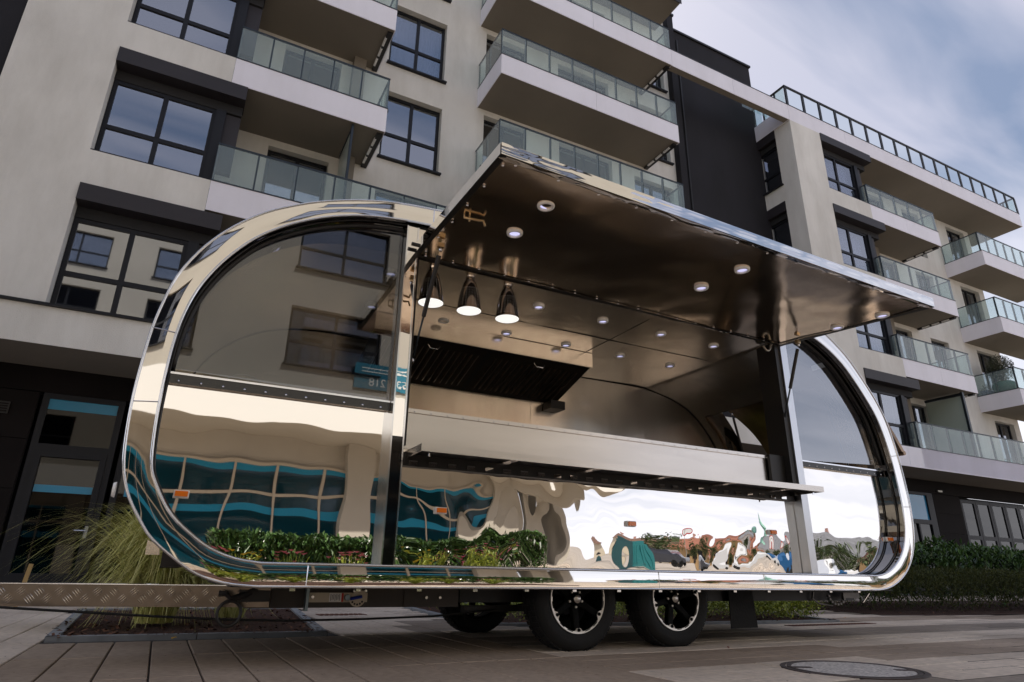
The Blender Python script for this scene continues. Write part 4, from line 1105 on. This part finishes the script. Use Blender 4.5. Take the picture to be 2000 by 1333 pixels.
def wheel(cx, y, label, face=-1, rot_=0):
    w = empty('wheel', (cx, y, .28)); w.parent = T; w['label'] = label
    Rr = .285; wd = .19
    pr_ = [(.19,.012),(.205,.004),(.235,-.002),(.262,.004),(.278,.022),(Rr,.045),(Rr,wd-.045),(.278,wd-.022),(.25,wd),(.20,wd-.01),(.185,wd-.02)]
    t = MB().lathe(pr_, (0,0,0), 'Y', 56); 
    t = t.build('tyre', M_['rubber'], w, smooth=True)
    tb = MB()
    for k in range(56):
        a = 2*math.pi*k/56
        for (ya,yb) in ((.03,.075),(.082,.118),(.125,.165)):
            a0 = a+(.02 if ya == .082 else 0); 
            vs = [((Rr+h)*math.cos(a0+da), yy, (Rr+h)*math.sin(a0+da)) for h in (-.002,.0055) for (da,yy) in ((0,ya),(.085,ya),(.085,yb),(0,yb))]
            tb.add(vs, [(0,3,2,1),(4,5,6,7),(0,1,5,4),(1,2,6,5),(2,3,7,6),(3,0,4,7)])
    setp(tb.build('tread_blocks', M_['rubber'], w), kind='stuff')
    # barrel and spokes
    MB().lathe([(.19,.010),(.182,.014),(.176,.03),(.172,wd-.02)], (0,0,0), 'Y', 48).build('rim_barrel', M_['rimblack'], w, smooth=True)
    for k in range(6):
        a = rot_+2*math.pi*k/6
        ca, sa = math.cos(a), math.sin(a)
        def Pp(r, s, y_): return (r*ca - s*sa, y_, r*sa + s*ca)
        vs = [Pp(.035,-.022,.045),Pp(.035,.022,.045),Pp(.173,.017,.022),Pp(.173,-.017,.022),Pp(.035,-.022,.075),Pp(.035,.022,.075),Pp(.173,.017,.06),Pp(.173,-.017,.06),Pp(.10,-.010,.030),Pp(.10,.010,.030)]
        MB().add(vs, [(0,8,9,1),(8,3,2,9),(0,4,7,3),(1,2,6,5),(4,5,6,7),(0,1,5,4),(0,3,8),(1,9,2)]).build('spoke', M_['rimblack'], w)
        # silver ring tab with its bolt
        tv = [Pp(.176,-.030,.006),Pp(.158,-.011,.006),Pp(.158,.011,.006),Pp(.176,.030,.006)]
        tv2 = [(v[0],.013,v[2]) for v in tv]
        MB().add(tv+tv2, [(0,3,2,1),(4,5,6,7),(0,1,5,4),(1,2,6,5),(2,3,7,6)]).build('ring_tab', M_['rimsilver'], w)
        c = Pp(.168,0,.004); MB().lathe([(0,-.002),(.0045,-.002),(.0046,.0),(.0075,.0),(.0076,-.003),(.0095,-.003),(.010,.003)], c, 'Y', 12).build('ring_bolt', M_['rimblack'], w)
        a2 = a+math.pi/6
        bs = MB(); 
        for s_ in (-1,1):
            for q in range(6):
                t0 = a2+s_*(.07+q*.035); t1 = t0+s_*.035
                bs.quad((.1775*math.cos(t0),.0035,.1775*math.sin(t0)),(.1775*math.cos(t1),.0035,.1775*math.sin(t1)),(.1815*math.cos(t1),.0035,.1815*math.sin(t1)),(.1815*math.cos(t0),.0035,.1815*math.sin(t0)))
        bs.build('ring_slot', M_['rimblack'], w)
    MB().lathe([(.1765,.012),(.177,.005),(.188,.004),(.190,.012)], (0,0,0), 'Y', 72).build('silver_ring', M_['rimsilver'], w, smooth=False)
    MB().lathe([(0,.012),(.020,.013),(.024,.018),(.025,.04),(.06,.046),(.062,.08)], (0,0,0), 'Y', 28).build('hub', M_['rimblack'], w, smooth=True)
    MB().lathe([(0,.008),(.021,.009),(.024,.013)], (0,0,0), 'Y', 24).build('hub_cap', M_['rimsilver'], w, smooth=True)
    for k in range(5):
        a = rot_+2*math.pi*k/5; MB().lathe([(0,.028),(.007,.028),(.008,.046)], (.045*math.cos(a),0,.045*math.sin(a)), 'Y', 6).build('wheel_nut', M_['galv'], w)
    MB().lathe([(0,wd-.05),(.12,wd-.05),(.125,wd-.02),(.0,wd-.02)], (0,0,0), 'Y', 24).build('brake_drum', M_['black'], w) if False else None
    return w
w1 = wheel(2.22, 3.40, 'left front wheel of the tandem pair on the near side', rot_=R(-90))
def dupw(w, x, y, lab, rz, ry=0):
    c = dup(w); c.parent = T; c.location = (x, y, .28); c.rotation_euler = (0, ry, rz); c['label'] = lab; return c
dupw(w1, 2.965, 3.40, 'right hand wheel of the tandem pair on the near side', 0, R(17))
dupw(w1, 2.20, 4.93, 'left wheel on the far side seen under the body', R(180)); dupw(w1, 2.95, 4.93, 'right wheel on the far side', R(180), R(20))
# mud flap
MB().add([(3.60,3.58,.335),(3.84,3.59,.335),(3.86,3.59,.080),(3.595,3.58,.078),(3.60,3.588,.335),(3.84,3.598,.335),(3.86,3.598,.080),(3.595,3.588,.078)], [(0,3,2,1),(4,5,6,7),(0,1,5,4),(1,2,6,5),(2,3,7,6),(3,0,4,7)]).build('mud_flap', M_['rubber'], T)
# rear brackets
rb = MB().box(4.42,5.02,3.75,3.80,.27,.30).tube([(4.5,3.6,.32),(4.48,3.6,.27),(4.55,3.6,.235),(4.7,3.6,.22)], .008, 6).box(4.78,4.97,3.55,3.57,.275,.315)
rb.build('rear_bracket', M_['galvd'], T); MB().tube([(5.02,3.5,.31),(4.93,3.5,.245)], .006, 6).build('rear_lever', M_['trim'], T)
jw = MB()
for i in range(9):
    a = math.pi*(1.0+i/8); jw.box(4.72+.09*math.cos(a)-.01,4.72+.09*math.cos(a)+.01,3.56,3.58,.29+.06*math.sin(a)-.008,.29+.06*math.sin(a)+.008)
jw.build('jockey_bracket', M_['galvd'], T)

# -- draw bar with tread plate cladding
A0, A1 = Vector((-1.9, 4.12, 0)), Vector((.50, 3.50, 0)); tdir = (A1-A0).normalized(); nrm = Vector((tdir.y, -tdir.x, 0)); LEN = (A1-A0).length
def dbp(s, z, o_=0): p = A0+tdir*s+nrm*o_; return (p.x, p.y, z)
ZB, ZT = .243, .340
db = MB()
for (s0,s1) in ((0,LEN),):
    vs = [dbp(s0,ZB),dbp(s1,ZB),dbp(s1,ZT),dbp(s0,ZT),dbp(s0,ZB,-.06),dbp(s1,ZB,-.06),dbp(s1,ZT,-.06),dbp(s0,ZT,-.06)]
    db.add(vs, [(0,1,2,3),(4,7,6,5),(3,2,6,7),(0,4,5,1),(0,3,7,4),(1,5,6,2)])
db = db.build('draw_bar', M_['alu'], T)
MB().tube([dbp(0,ZT,.002),dbp(LEN,ZT,.002)], .0035, 6).build('bar_edge', M_['trim'], db)
# raised five-bar pattern
b = MB(); step = .078; cnt = 0
ns = int(LEN/step)
for i in range(ns+1):
    for j in range(4):
        s = i*step*1.0 + (0 if j%2 == 0 else step*.5); z = ZB-.008+j*.038
        dirn = 1 if (i+j)%2 == 0 else -1
        for q in range(5):
            off = (q-2)*.0092
            cx_, cz_ = s+off*.72, z+off*.72*(-dirn)
            hx, hz_ = .021*.72, .021*.72*dirn
            p0, p1 = (cx_-hx, cz_-hz_), (cx_+hx, cz_+hz_)
            if min(p0[1],p1[1]) < ZB+.002 or max(p0[1],p1[1]) > ZT-.002 or p0[0] < .01 or p1[0] > LEN-.01: continue
            nx, nz_ = -hz_*.13*dirn*dirn, hx*.13
            mid = ((p0[0]+p1[0])/2, (p0[1]+p1[1])/2)
            L0 = Vector((p1[0]-p0[0], p1[1]-p0[1])).normalized(); Nn = Vector((-L0.y, L0.x))*.0026
            vs = [dbp(p0[0],p0[1],.0002), dbp(mid[0]+Nn.x,mid[1]+Nn.y,.0002), dbp(p1[0],p1[1],.0002), dbp(mid[0]-Nn.x,mid[1]-Nn.y,.0002), dbp(mid[0],mid[1],.0034)]
            b.add(vs, [(0,4,1),(1,4,2),(2,4,3),(3,4,0)])
setp(b.build('tread_pattern', M_['aluhi'], db), kind='stuff')
# handbrake lever assembly, cable guides, sticker
lv = ubox('lever_arm', M_['galvp'], T, .70, 1.00, 3.565, 3.583, .262, .308)
ubox('lever_stop', M_['steel2'], lv, .680, .694, 3.54, 3.585, .222, .335)
MB().lathe([(0,-.012),(.008,-.012),(.010,0)], (.715,3.565,.288), 'Y', 6).build('bolt', M_['trim'], lv)
st = ubox('sticker', M_['paper'], lv, .800, .862, 3.561, 3.5645, .264, .306)
ubox('sticker', M_['red'], lv, .8625, .873, 3.561, 3.5645, .264, .306)
for i in range(7): cbox('print_line', M_['print'], st, .806+i*.0075, .8085+i*.0075, 3.560, 3.5605, .269+(i%3)*.003, .302-(i%2)*.004)
pb = MB(); 
ang = [math.pi*(1+i/16) for i in range(17)]
pb.add([(.945+.044*math.cos(a), 3.556, .283+.044*math.sin(a)) for a in ang]+[(.985,3.556,.318),(.93,3.556,.318)], [tuple(range(19))])
pb = pb.build('quadrant_plate', M_['galvp'], lv)
for i in range(5):
    a = math.pi*(1.22+i*.145); MB().lathe([(0,0),(.0055,0)], (.945+.032*math.cos(a),3.5545,.283+.032*math.sin(a)), 'Y', 12).build('plate_hole', M_['black'], pb)
MB().lathe([(0,-.008),(.014,-.008),(.016,0)], (.892,3.555,.285), 'Y', 16).build('pivot', M_['steel2'], lv)
MB().tube([(.905,3.545,.278),(.965,3.54,.290)], .008, 8).build('grip', M_['blue'], lv)
for x in (.925,.985): MB().lathe([(0,-.01),(.007,-.01),(.009,0)], (x,3.556,.318), 'Y', 6).build('bolt', M_['trim'], lv)
# black hook and coiled hose at the draw bar's foot
MB().tube([(.27,3.50,.305),(.30,3.49,.305),(.32,3.49,.285),(.36,3.5,.29),(.42,3.52,.31),(.47,3.55,.315)], [.014,.012,.01,.016,.02,.018], 8).tube([(.325+.052*math.cos(a), 3.49, .218+.055*math.sin(a)) for a in [2*math.pi*i/28 for i in range(29)]], .0075, 8).box(.36,.50,3.50,3.56,.268,.320).build('breakaway_hook', M_['black'], T, smooth=False)

# -- slack black cable running to the left
cb = MB().tube([(-1.6,3.62,.27),(-.9,3.6,.256),(-.57,3.6,.247),(0,3.6,.205),(.33,3.6,.185),(.61,3.6,.176),(1.0,3.6,.178),(1.4,3.62,.186),(1.8,3.7,.21),(2.1,3.75,.25)], .0055, 8).build('power_cable', M_['rubber'], None, smooth=True)
setp(cb, 'thin slack black cable hanging along under the draw bar', 'cable')

# ------------------------------------------------------------------ heat lamps hanging from the ceiling
def heat_lamp(x, label):
    y = 3.47; root = empty('heat_lamp', (x, y, 2.24)); setp(root, label, 'heat lamp', 'heat lamps hanging in the serving opening')
    MB().lathe([(.0,-.0),(.032,-.0),(.032,-.016),(.0,-.016)], (0,0,0), n=20).build('ceiling_cup', M_['chrome'], root, smooth=False)
    prof = [(.014,-.012),(.026,-.026),(.041,-.055),(.054,-.095),(.065,-.145),(.073,-.195),(.079,-.245),(.080,-.250),(.078,-.248)]
    MB().lathe(prof, (0,0,0), n=40).build('shade', M_['shade'], root, smooth=True)
    MB().lathe([(0,-.2465),(.0785,-.2475)], (0,0,0), n=40).build('white_diffuser', M_['addglow'], root)
    b = MB()
    for k in range(22):
        for j in range(7):
            a = 2*math.pi*(k+.5*(j%2)*0)/22; z = -.105-.02*j; t = 0
            for q in range(len(prof)-1):
                if prof[q+1][1] <= z <= prof[q][1]: f = (z-prof[q][1])/(prof[q+1][1]-prof[q][1]); t = prof[q][0]+f*(prof[q+1][0]-prof[q][0])
            t += .0008; c = Vector((t*math.cos(a), t*math.sin(a), z)); u = Vector((-math.sin(a), math.cos(a), 0))*.0026; v = Vector((0,0,.0026))
            b.add([c+u, c+(u+v)*.7, c+v, c+(v-u)*.7, c-u, c-(u+v)*.7, c-v, c+(u-v)*.7], [tuple(range(8))])
    setp(b.build('perforations', M_['lampwhite'], root), kind='stuff')
    b = MB()
    for (rr, n_) in ((.025,5),(.05,9)):
        for k in range(n_):
            a = 2*math.pi*k/n_; c = Vector((rr*math.cos(a), rr*math.sin(a), -.2485)); b.add([c+Vector((.002*math.cos(q*math.pi/3), .002*math.sin(q*math.pi/3),0)) for q in range(6)], [tuple(range(6))])
    setp(b.build('diffuser_holes', M_['print'], root), kind='stuff')
heat_lamp(1.215, 'leftmost perforated heat lamp, partly behind the black gas strut')
heat_lamp(1.475, 'middle one of the three perforated chrome heat lamps')
heat_lamp(1.75, 'rightmost perforated heat lamp, nearest the row of downlights')

# ------------------------------------------------------------------ small things on the ground
mh = empty('manhole_cover', (3.05, 2.28, 0)); setp(mh, 'round concrete filled manhole cover with a rusty ring in the paving', 'manhole cover')
MB().lathe([(.0,.0035),(.27,.0035),(.272,.0)], (0,0,0), n=48).build('concrete_lid', M_['lid'], mh)
MB().lathe([(.272,.0),(.275,.005),(.293,.005),(.294,.001),(.300,.001),(.301,.0045),(.325,.0035),(.327,-.004)], (0,0,0), n=64).build('iron_ring', M_['iron'], mh)
for a in (R(150), R(-35)): MB().box(-.05,.05,-.02,.02,.0036,.0056).build('lifting_slot', M_['iron'], mh).rotation_euler = (0,0,a); 
for k, o in enumerate([c for c in mh.children if c.name.startswith('lifting')]): o.location = ((-.2,.13,0),(.2,-.14,0))[k]
dg = empty('drain_grate', (1.72, 7.2, 0)); setp(dg, 'narrow rusty drain grate in the light paving', 'drain')
for i in range(10): cbox('grate_bar', M_['rust'], dg, -.2+i*.05, -.17+i*.05, -.12, .12, .001, .006)
dg2 = empty('drain_grate', (5.9, 4.55, 0)); setp(dg2, 'long rusty drain strip beside the kerb of the green bed', 'drain')
for i in range(24): cbox('grate_bar', M_['rust'], dg2, -.6+i*.05, -.57+i*.05, -.06, .06, .001, .006)
def fallen_leaf(x, y, s, col, label):
    o = MB().add([(-s,0,.003),(-s*.3,s*.5,.008),(s*.5,s*.4,.006),(s,0,.012),(s*.3,-s*.5,.006),(-s*.5,-s*.35,.009)], [(0,1,2,3,4,5)]).build('fallen_leaf', M_[col], None)
    o.location = (x,y,.004); o.rotation_euler = (0,0,random.uniform(0,6)); setp(o, label, 'leaf')
fallen_leaf(.155, 4.86, .03, 'leafy', 'yellow leaf lying against the kerb of the left planting bed')
fallen_leaf(1.28, 6.3, .035, 'leafo', 'orange leaf lying near the narrow drain grate')
fallen_leaf(2.86, 4.9, .025, 'leafo', 'small orange leaf lying between the two near wheels')
fallen_leaf(6.95, 5.2, .03, 'leafo', 'small leaf lying beyond the end of the green bed')
fallen_leaf(3.17, 3.20, .02, 'leafr', 'reddish leaf lying by the right hand wheel')

stk = MB().box(-.02,.02,-.02,.02,0,.46); stk = stk.build('wooden_stake', M_['wood'], None); stk.location = (-1.33, 9.2, 0); stk.rotation_euler = (0,R(6),0); setp(stk, 'short pale wooden stake standing at the far left by the dark door', 'stake')
b = MB()
for i in range(900):
    x = random.uniform(-.8, 6.5); y = random.uniform(1.9, 6.5); s_ = random.uniform(.0015,.006)
    if in_bed(x, y): continue
    a = random.uniform(0,6.3); b.add([(x+s_*math.cos(a+q*2.1), y+s_*math.sin(a+q*2.1), .0015+.002*random.random()) for q in range(3)], [(0,1,2)])
setp(setp(b.build('grit', M_['mulch'], None), 'scattered dark grit and crumbs on the paving slabs', 'grit'), kind='stuff')
# ------------------------------------------------------------------ across the square (seen mirrored in the trailer)
op = empty('opposite_building'); setp(op, 'beige building with a shopfront and white canopy, mirrored in the left half of the trailer', 'building')
OY, OG = -10.9, -12.4
OX0, OX1 = -22.0, 12.8
ow = []
for z in (5.8, 8.75, 11.7, 14.65):
    for x in (-17.5, -12.5, -7.6, -2.9, 2.05, 7.4): ow.append((x, x+2.65, z, z+1.75))
wall_open('wall', M_['oppst'], op, 'Y', OX0, OX1, 5.11, 17.6, OY, ow, -.2)
for o in ow: window(op, 'Y', o[0]+.01, o[1]-.01, o[2]+.01, o[3]-.01, OY-.16, 2, .42, None, sill=True, sgn=-1)
MB().quad((OX1,OY,4.95),(OX1,-24,4.95),(OX1,-24,17.6),(OX1,OY,17.6)).build('wall', M_['oppst'], op)
MB().quad((OX0,OY,17.6),(OX1,OY,17.6),(OX1,-24,17.6),(OX0,-24,17.6)).build('roof', M_['oppst'], op)
ubox('core', M_['room'], op, OX0, OX1-.05, -24, OY-1, 4, 17.5)
c_ = ubox('canopy', M_['oppst'], op, OX0, OX1+.5, OG-.2, OY+.38, 3.97, 5.10)
ubox('fascia_panel', M_['oppwhite'], c_, OX0, OX1+.5, OY+.381, OY+.40, 3.95, 5.12)
ubox('header', M_['oppst'], op, OX0, OX1, OG-.3, OG-.02, 3.40, 3.969)
pil = [-10.2, -4.6, 4.45, 8.6]
for p in pil: ubox('pillar', M_['oppst'], op, p, p+.72, OG-.1, OG+.35, 0, 3.965)
xs_ = -21.5
while xs_ < 9.3:
    nx = xs_+1.28
    hit = [p for p in pil if xs_ < p+.72 and nx > p]
    if hit and hit[0]-xs_ < .3: xs_ = hit[0]+.72; continue
    if hit: nx = hit[0]
    fo = MB().box(xs_, xs_+.06, OG-.02, OG+.06, 0, 3.40).box(xs_+.06, nx, OG-.02, OG+.05, 2.56, 2.66).box(xs_+.06, nx, OG-.02, OG+.05, 3.34, 3.40).box(xs_+.06,nx,OG-.02,OG+.05,0,.1).build('shop_window', M_['oppframe'], op)
    ubox('pane', M_['teal'], fo, xs_+.06, nx, OG-.006, OG+.0, .1, 2.56); ubox('pane', M_['teal'], fo, xs_+.06, nx, OG-.006, OG+.0, 2.66, 3.34)
    ubox('cyan_band', M_['cyan'], fo, xs_+.06, nx, OG+.002, OG+.006, 1.86, 2.14); ubox('cyan_band', M_['cyan'], fo, xs_+.06, nx, OG+.002, OG+.006, 3.22, 3.34)
    xs_ = nx
for k, x in enumerate((9.5, 10.0, 10.9, 11.4, 12.3)):
    ubox('column', M_['oppst'], op, x, x+(.28 if k%2 else .42), -12.9-k*.4, -12.4-k*.2, 0, 3.6)
ubox('passage_wall', M_['clad'], op, 10.3, 12.8, -18, -17.8, 0, 3.6)
# planter of laurels and flowers close behind the camera
pbk = empty('flower_bed', (2.5,-3.2,0)); setp(pbk, 'kerbed flower bed behind the camera, mirrored low in the trailer', 'planting bed')
MB().box(-3.2,2.9,-.9,1.5,-.01,.03).build('mulch_bed', M_['mulch'], pbk)
hedge('laurel_hedge', 'dense laurel hedge opposite, mirrored in the lower left panels', [(.6,-4.5),(6.1,-4.5),(6.1,-3.5),(.6,-3.5)], .84, 17000, 'laurel', .12, .05, .9, rough=.10, seed=8.8)
for k in range(7):
    fx = (.62, .9, 1.6, 2.3, 3.1, 3.8, 4.4)[k]; fy = -2.5+.3*math.sin(k*2.1); pk = 'yellow' if k in (1,4) else 'pink'
    f = empty('flowering_plant', (fx, fy, 0))
    setp(f, ['pink flower cluster at the left end of the bed opposite','low yellow bloom beside the pink cluster opposite','pink flowers on thin stems in the middle of the bed opposite','pale pink flowers right of the bed centre opposite','yellow green plant with drooping leaves opposite','pink flowers near the right third of the bed opposite','last pink flowers at the right end of the bed opposite'][k], 'flowers', 'flowers in the bed opposite')
    b = MB(); bl = MB()
    for i in range(60):
        a = random.uniform(0,6.28); hh = random.uniform(.30,.62); r_x = random.uniform(.03,.3)
        tip = Vector((r_x*math.cos(a), r_x*math.sin(a), hh))
        b.tube([(0,0,0), tip*.6+Vector((0,0,.08)), tip], [.004,.003,.002], 3, cap=False)
        for q in range(3): leaf(b, tip*random.uniform(.3,.9), rv()+Vector((0,0,.2)), .10, .03)
        if i % 3 == 0:
            for q in range(7):
                aa = q*6.28/7; leaf(bl, tip+Vector((0,0,.02)), Vector((math.cos(aa), math.sin(aa), .35)), .05, .03)
    b.build('stems', M_['cover'], f); bl.build('blossom', M_[pk], f)

def house(x, y, w, d_, h, rh, mk, label, az=0):
    r0 = empty('town_house', (x,y,0)); r0.rotation_euler = (0,0,az); setp(r0, label, 'house', 'town houses across the square')
    MB().box(-w/2,w/2,-d_/2,d_/2,0,h).build('wall', M_[mk], r0)
    e_ = .5
    MB().add([(-w/2-e_,-d_/2-e_,h),(w/2+e_,-d_/2-e_,h),(w/2+e_,d_/2+e_,h),(-w/2-e_,d_/2+e_,h),(-w/2+d_*.35,0,h+rh),(w/2-d_*.35,0,h+rh)], [(0,1,5,4),(1,2,5),(2,3,4,5),(3,0,4),(0,3,2,1)]).build('roof', M_[('roof','roof2','roof','roof3')[int(abs(x*7))%4]], r0)
    for q in (-.25,.05,.3): MB().box(w*q-.6,w*q+.6,d_*.12,d_*.38,h+.3,h+rh*.75).build('dormer', M_[mk], r0)
    nf = max(1,int(h//2.9))
    for sx in range(int(w//2.6)):
        for k in range(nf):
            cbox('window', M_['frame'], r0, -w/2+1+sx*2.6, -w/2+2.1+sx*2.6, d_/2+.01, d_/2+.05, 1+k*2.9, 2.5+k*2.9); cbox('window', M_['frame'], r0, -w/2+1+sx*2.6, -w/2+2.1+sx*2.6, -d_/2-.05, -d_/2-.01, 1+k*2.9, 2.5+k*2.9)
    ubox('chimney', M_['house4'], r0, w*.15, w*.15+.7, -.3, .4, h+rh*.5, h+rh+.9)
cols = ['house1','house2','house3','house4']
desc = ['cream','white','ochre','pink']
for k in range(11):
    rat = .86+.095*k; az = math.atan2(-1.0, rat); D = 124+12*math.sin(k*2.3)
    x, y = D*math.cos(az), D*math.sin(az)
    house(x, y, 14+4*math.sin(k*1.7), 9, 2.8+2.4*(.5+.5*math.sin(k*2.9)), 2.2, cols[k%4], '%s walled town house with a red hipped roof, %s in the mirrored row' % (desc[k%4], ['first','second','third','fourth','fifth','sixth','seventh','eighth','ninth','tenth','last'][k]), az+R(90)+R(180))
# church with a green spire
chh = empty('church', (128,-118,0)); setp(chh, 'church with a green copper spire far across the square', 'church')
MB().box(-4,4,-8,8,0,7).build('nave', M_['house1'], chh); MB().add([(-4.4,-8.4,7),(4.4,-8.4,7),(4.4,8.4,7),(-4.4,8.4,7),(0,-8.4,11),(0,8.4,11)], [(0,1,4),(2,3,5),(0,4,5,3),(1,2,5,4)]).build('roof', M_['roof'], chh)
MB().box(-2,2,8.5,12.5,0,10).build('tower', M_['house2'], chh); MB().lathe([(2.6,10),(2.2,11),(1.9,12.2),(.9,13),(.8,14),(1.1,14.6),(.3,16),(.05,19)], (0,10.5,0), n=8).build('spire', M_['copper'], chh)
def tree(x, y, h, rad, label):
    r0 = empty('tree', (x,y,0)); setp(r0, label, 'tree', 'trees across the square')
    MB().tube([(0,0,0),(.05,0,h*.35),(.1,.05,h*.75)], [.22,.16,.05], 7).build('trunk', M_['bark'], r0)
    b = MB(); n = 900
    for i in range(n):
        v = rv(); q = random.random()**.4; p = Vector((v.x*rad*q, v.y*rad*q, h*.62+v.z*h*.36*q)); p += Vector((1,1,.6))*rad*.5*noise.noise(p*.6)
        leaf(b, p, rv(), random.uniform(.35,.7), .35)
    b.build('crown', M_['tree'], r0)
tl = ['broad dark tree behind the mirrored row of houses','round tree left of the church','tall loose tree right of the church','low tree beside the parked cars','bushy tree near the end of the mirrored row','wide tree at the far right of the mirrored row','small tree between two ochre houses','tree standing nearest the square']
for k in range(8):
    rat = .92+.13*k; az = math.atan2(-1.0, rat); D = (96, 104, 118, 84, 108, 98, 125, 80)[k]
    tree(D*math.cos(az), D*math.sin(az), (6.5,5.5,8,4,6,5.5,8,4.2)[k], (3,2.4,3,1.8,3.6,3.2,3,1.9)[k], tl[k])
def car(x, y, mk, az, label):
    r0 = empty('parked_car', (x,y,0)); r0.rotation_euler = (0,0,az); setp(r0, label, 'car', 'parked cars across the square')
    prof = [(-2.1,.35),(-2.1,.8),(-1.9,.95),(-1.2,1.02),(-.7,1.42),(.7,1.46),(1.35,1.0),(2.0,.9),(2.12,.6),(2.1,.35)]
    b = MB(); n = len(prof); vs = [(p[0], s*.85*(1 if p[1] < 1.1 else .82), p[1]) for s in (-1,1) for p in prof]
    b.add(vs, [tuple(range(n)), tuple(range(n,2*n))[::-1]]+[(i,n+i,n+(i+1)%n,(i+1)%n) for i in range(n)]).build('body', M_[mk], r0)
    for s in (-1,1): MB().add([(-1.1,s*.80,1.03),(-.66,s*.722,1.36),(.62,s*.722,1.39),(1.15,s*.80,1.03)], [(0,1,2,3)]).build('side_window', M_['room'], r0)
    for xx in (-1.3,1.3):
        for s in (-1,1): MB().lathe([(0,-.1),(.3,-.1),(.32,0),(.3,.1),(0,.1)], (xx,s*.82,.32), 'Y', 14).build('wheel', M_['rubber'], r0)
car(33,-24,'carw',R(40),'white car parked nearest the square'); car(38,-25,'carb',R(35),'blue car parked beside the white one'); car(30,-29,'carr',R(60),'dark car parked left of the white one'); car(45,-27,'carw',R(20),'white car parked farthest right')
ct = MB().box(-.85,.85,-.6,.6,0,1.45).box(-.7,.7,-.45,.45,1.451,1.8)
for k in range(6): ct.box(-.8+k*.28,-.7+k*.28,.601,.63,.1,1.3)
ct = ct.build('container', M_['container'], None); ct.location = (23.4,-23.4,0); setp(ct, 'teal recycling container standing across the square', 'container')
for k,(x,y) in enumerate(((36,-33),(52,-36))):
    r0 = empty('round_sign', (x,y,0)); setp(r0, ['round red rimmed road sign on a pole, the left one across the square','round red rimmed road sign on a pole, the right one across the square'][k], 'road sign')
    MB().tube([(0,0,0),(0,0,4.2)], .05, 8).build('pole', M_['galv'], r0)
    a = MB().lathe([(0,.02),(.42,.02),(.421,.0)], (0,0,3.7), 'Y', 24).build('face', M_['whiteplastic'], r0); MB().lathe([(.42,.03),(.55,.03),(.55,-.01)], (0,0,3.7), 'Y', 24).build('red_rim', M_['red'], r0)
    r0.rotation_euler = (0,0,R(45))
plz = MB().quad((-60,-300,-.03),(200,-300,-.03),(200,-11.6,-.03),(-60,-11.6,-.03)).build('square', M_['paveL2'], None); setp(plz, kind='structure')

M_['banner'] = mat('teal_banner', (.01,.16,.24), .5)
bn = MB().box(4.0,6.4,OY+.02,OY+.05,5.40,6.15).build('advertising_banner', M_['banner'], None); setp(bn, 'teal banner with a white telephone number over the canopy opposite', 'banner')
cu = bpy.data.curves.new('phone_number', 'FONT'); cu.body = '84 534 218'; cu.size = .34; cu.extrude = .004; cu.align_x = 'CENTER'
tx = bpy.data.objects.new('phone_number', cu); COL.objects.link(tx); tx.parent = bn; tx.location = (5.2, OY+.056, 5.5); tx.rotation_euler = (R(90), 0, R(180)); cu.materials.append(M_['oppwhite'])
bpy.context.view_layer.update(); _me = bpy.data.meshes.new_from_object(tx.evaluated_get(bpy.context.evaluated_depsgraph_get())); _n = bpy.data.objects.new('phone_number', _me); COL.objects.link(_n); _n.parent = bn; _n.location = tx.location; _n.rotation_euler = tx.rotation_euler; bpy.data.objects.remove(tx); _n.name = 'phone_number'
for k in range(2): ubox('white_stripe', M_['oppwhite'], bn, 4.2, 6.2, OY+.051, OY+.056, 5.9+k*.1, 5.93+k*.1)
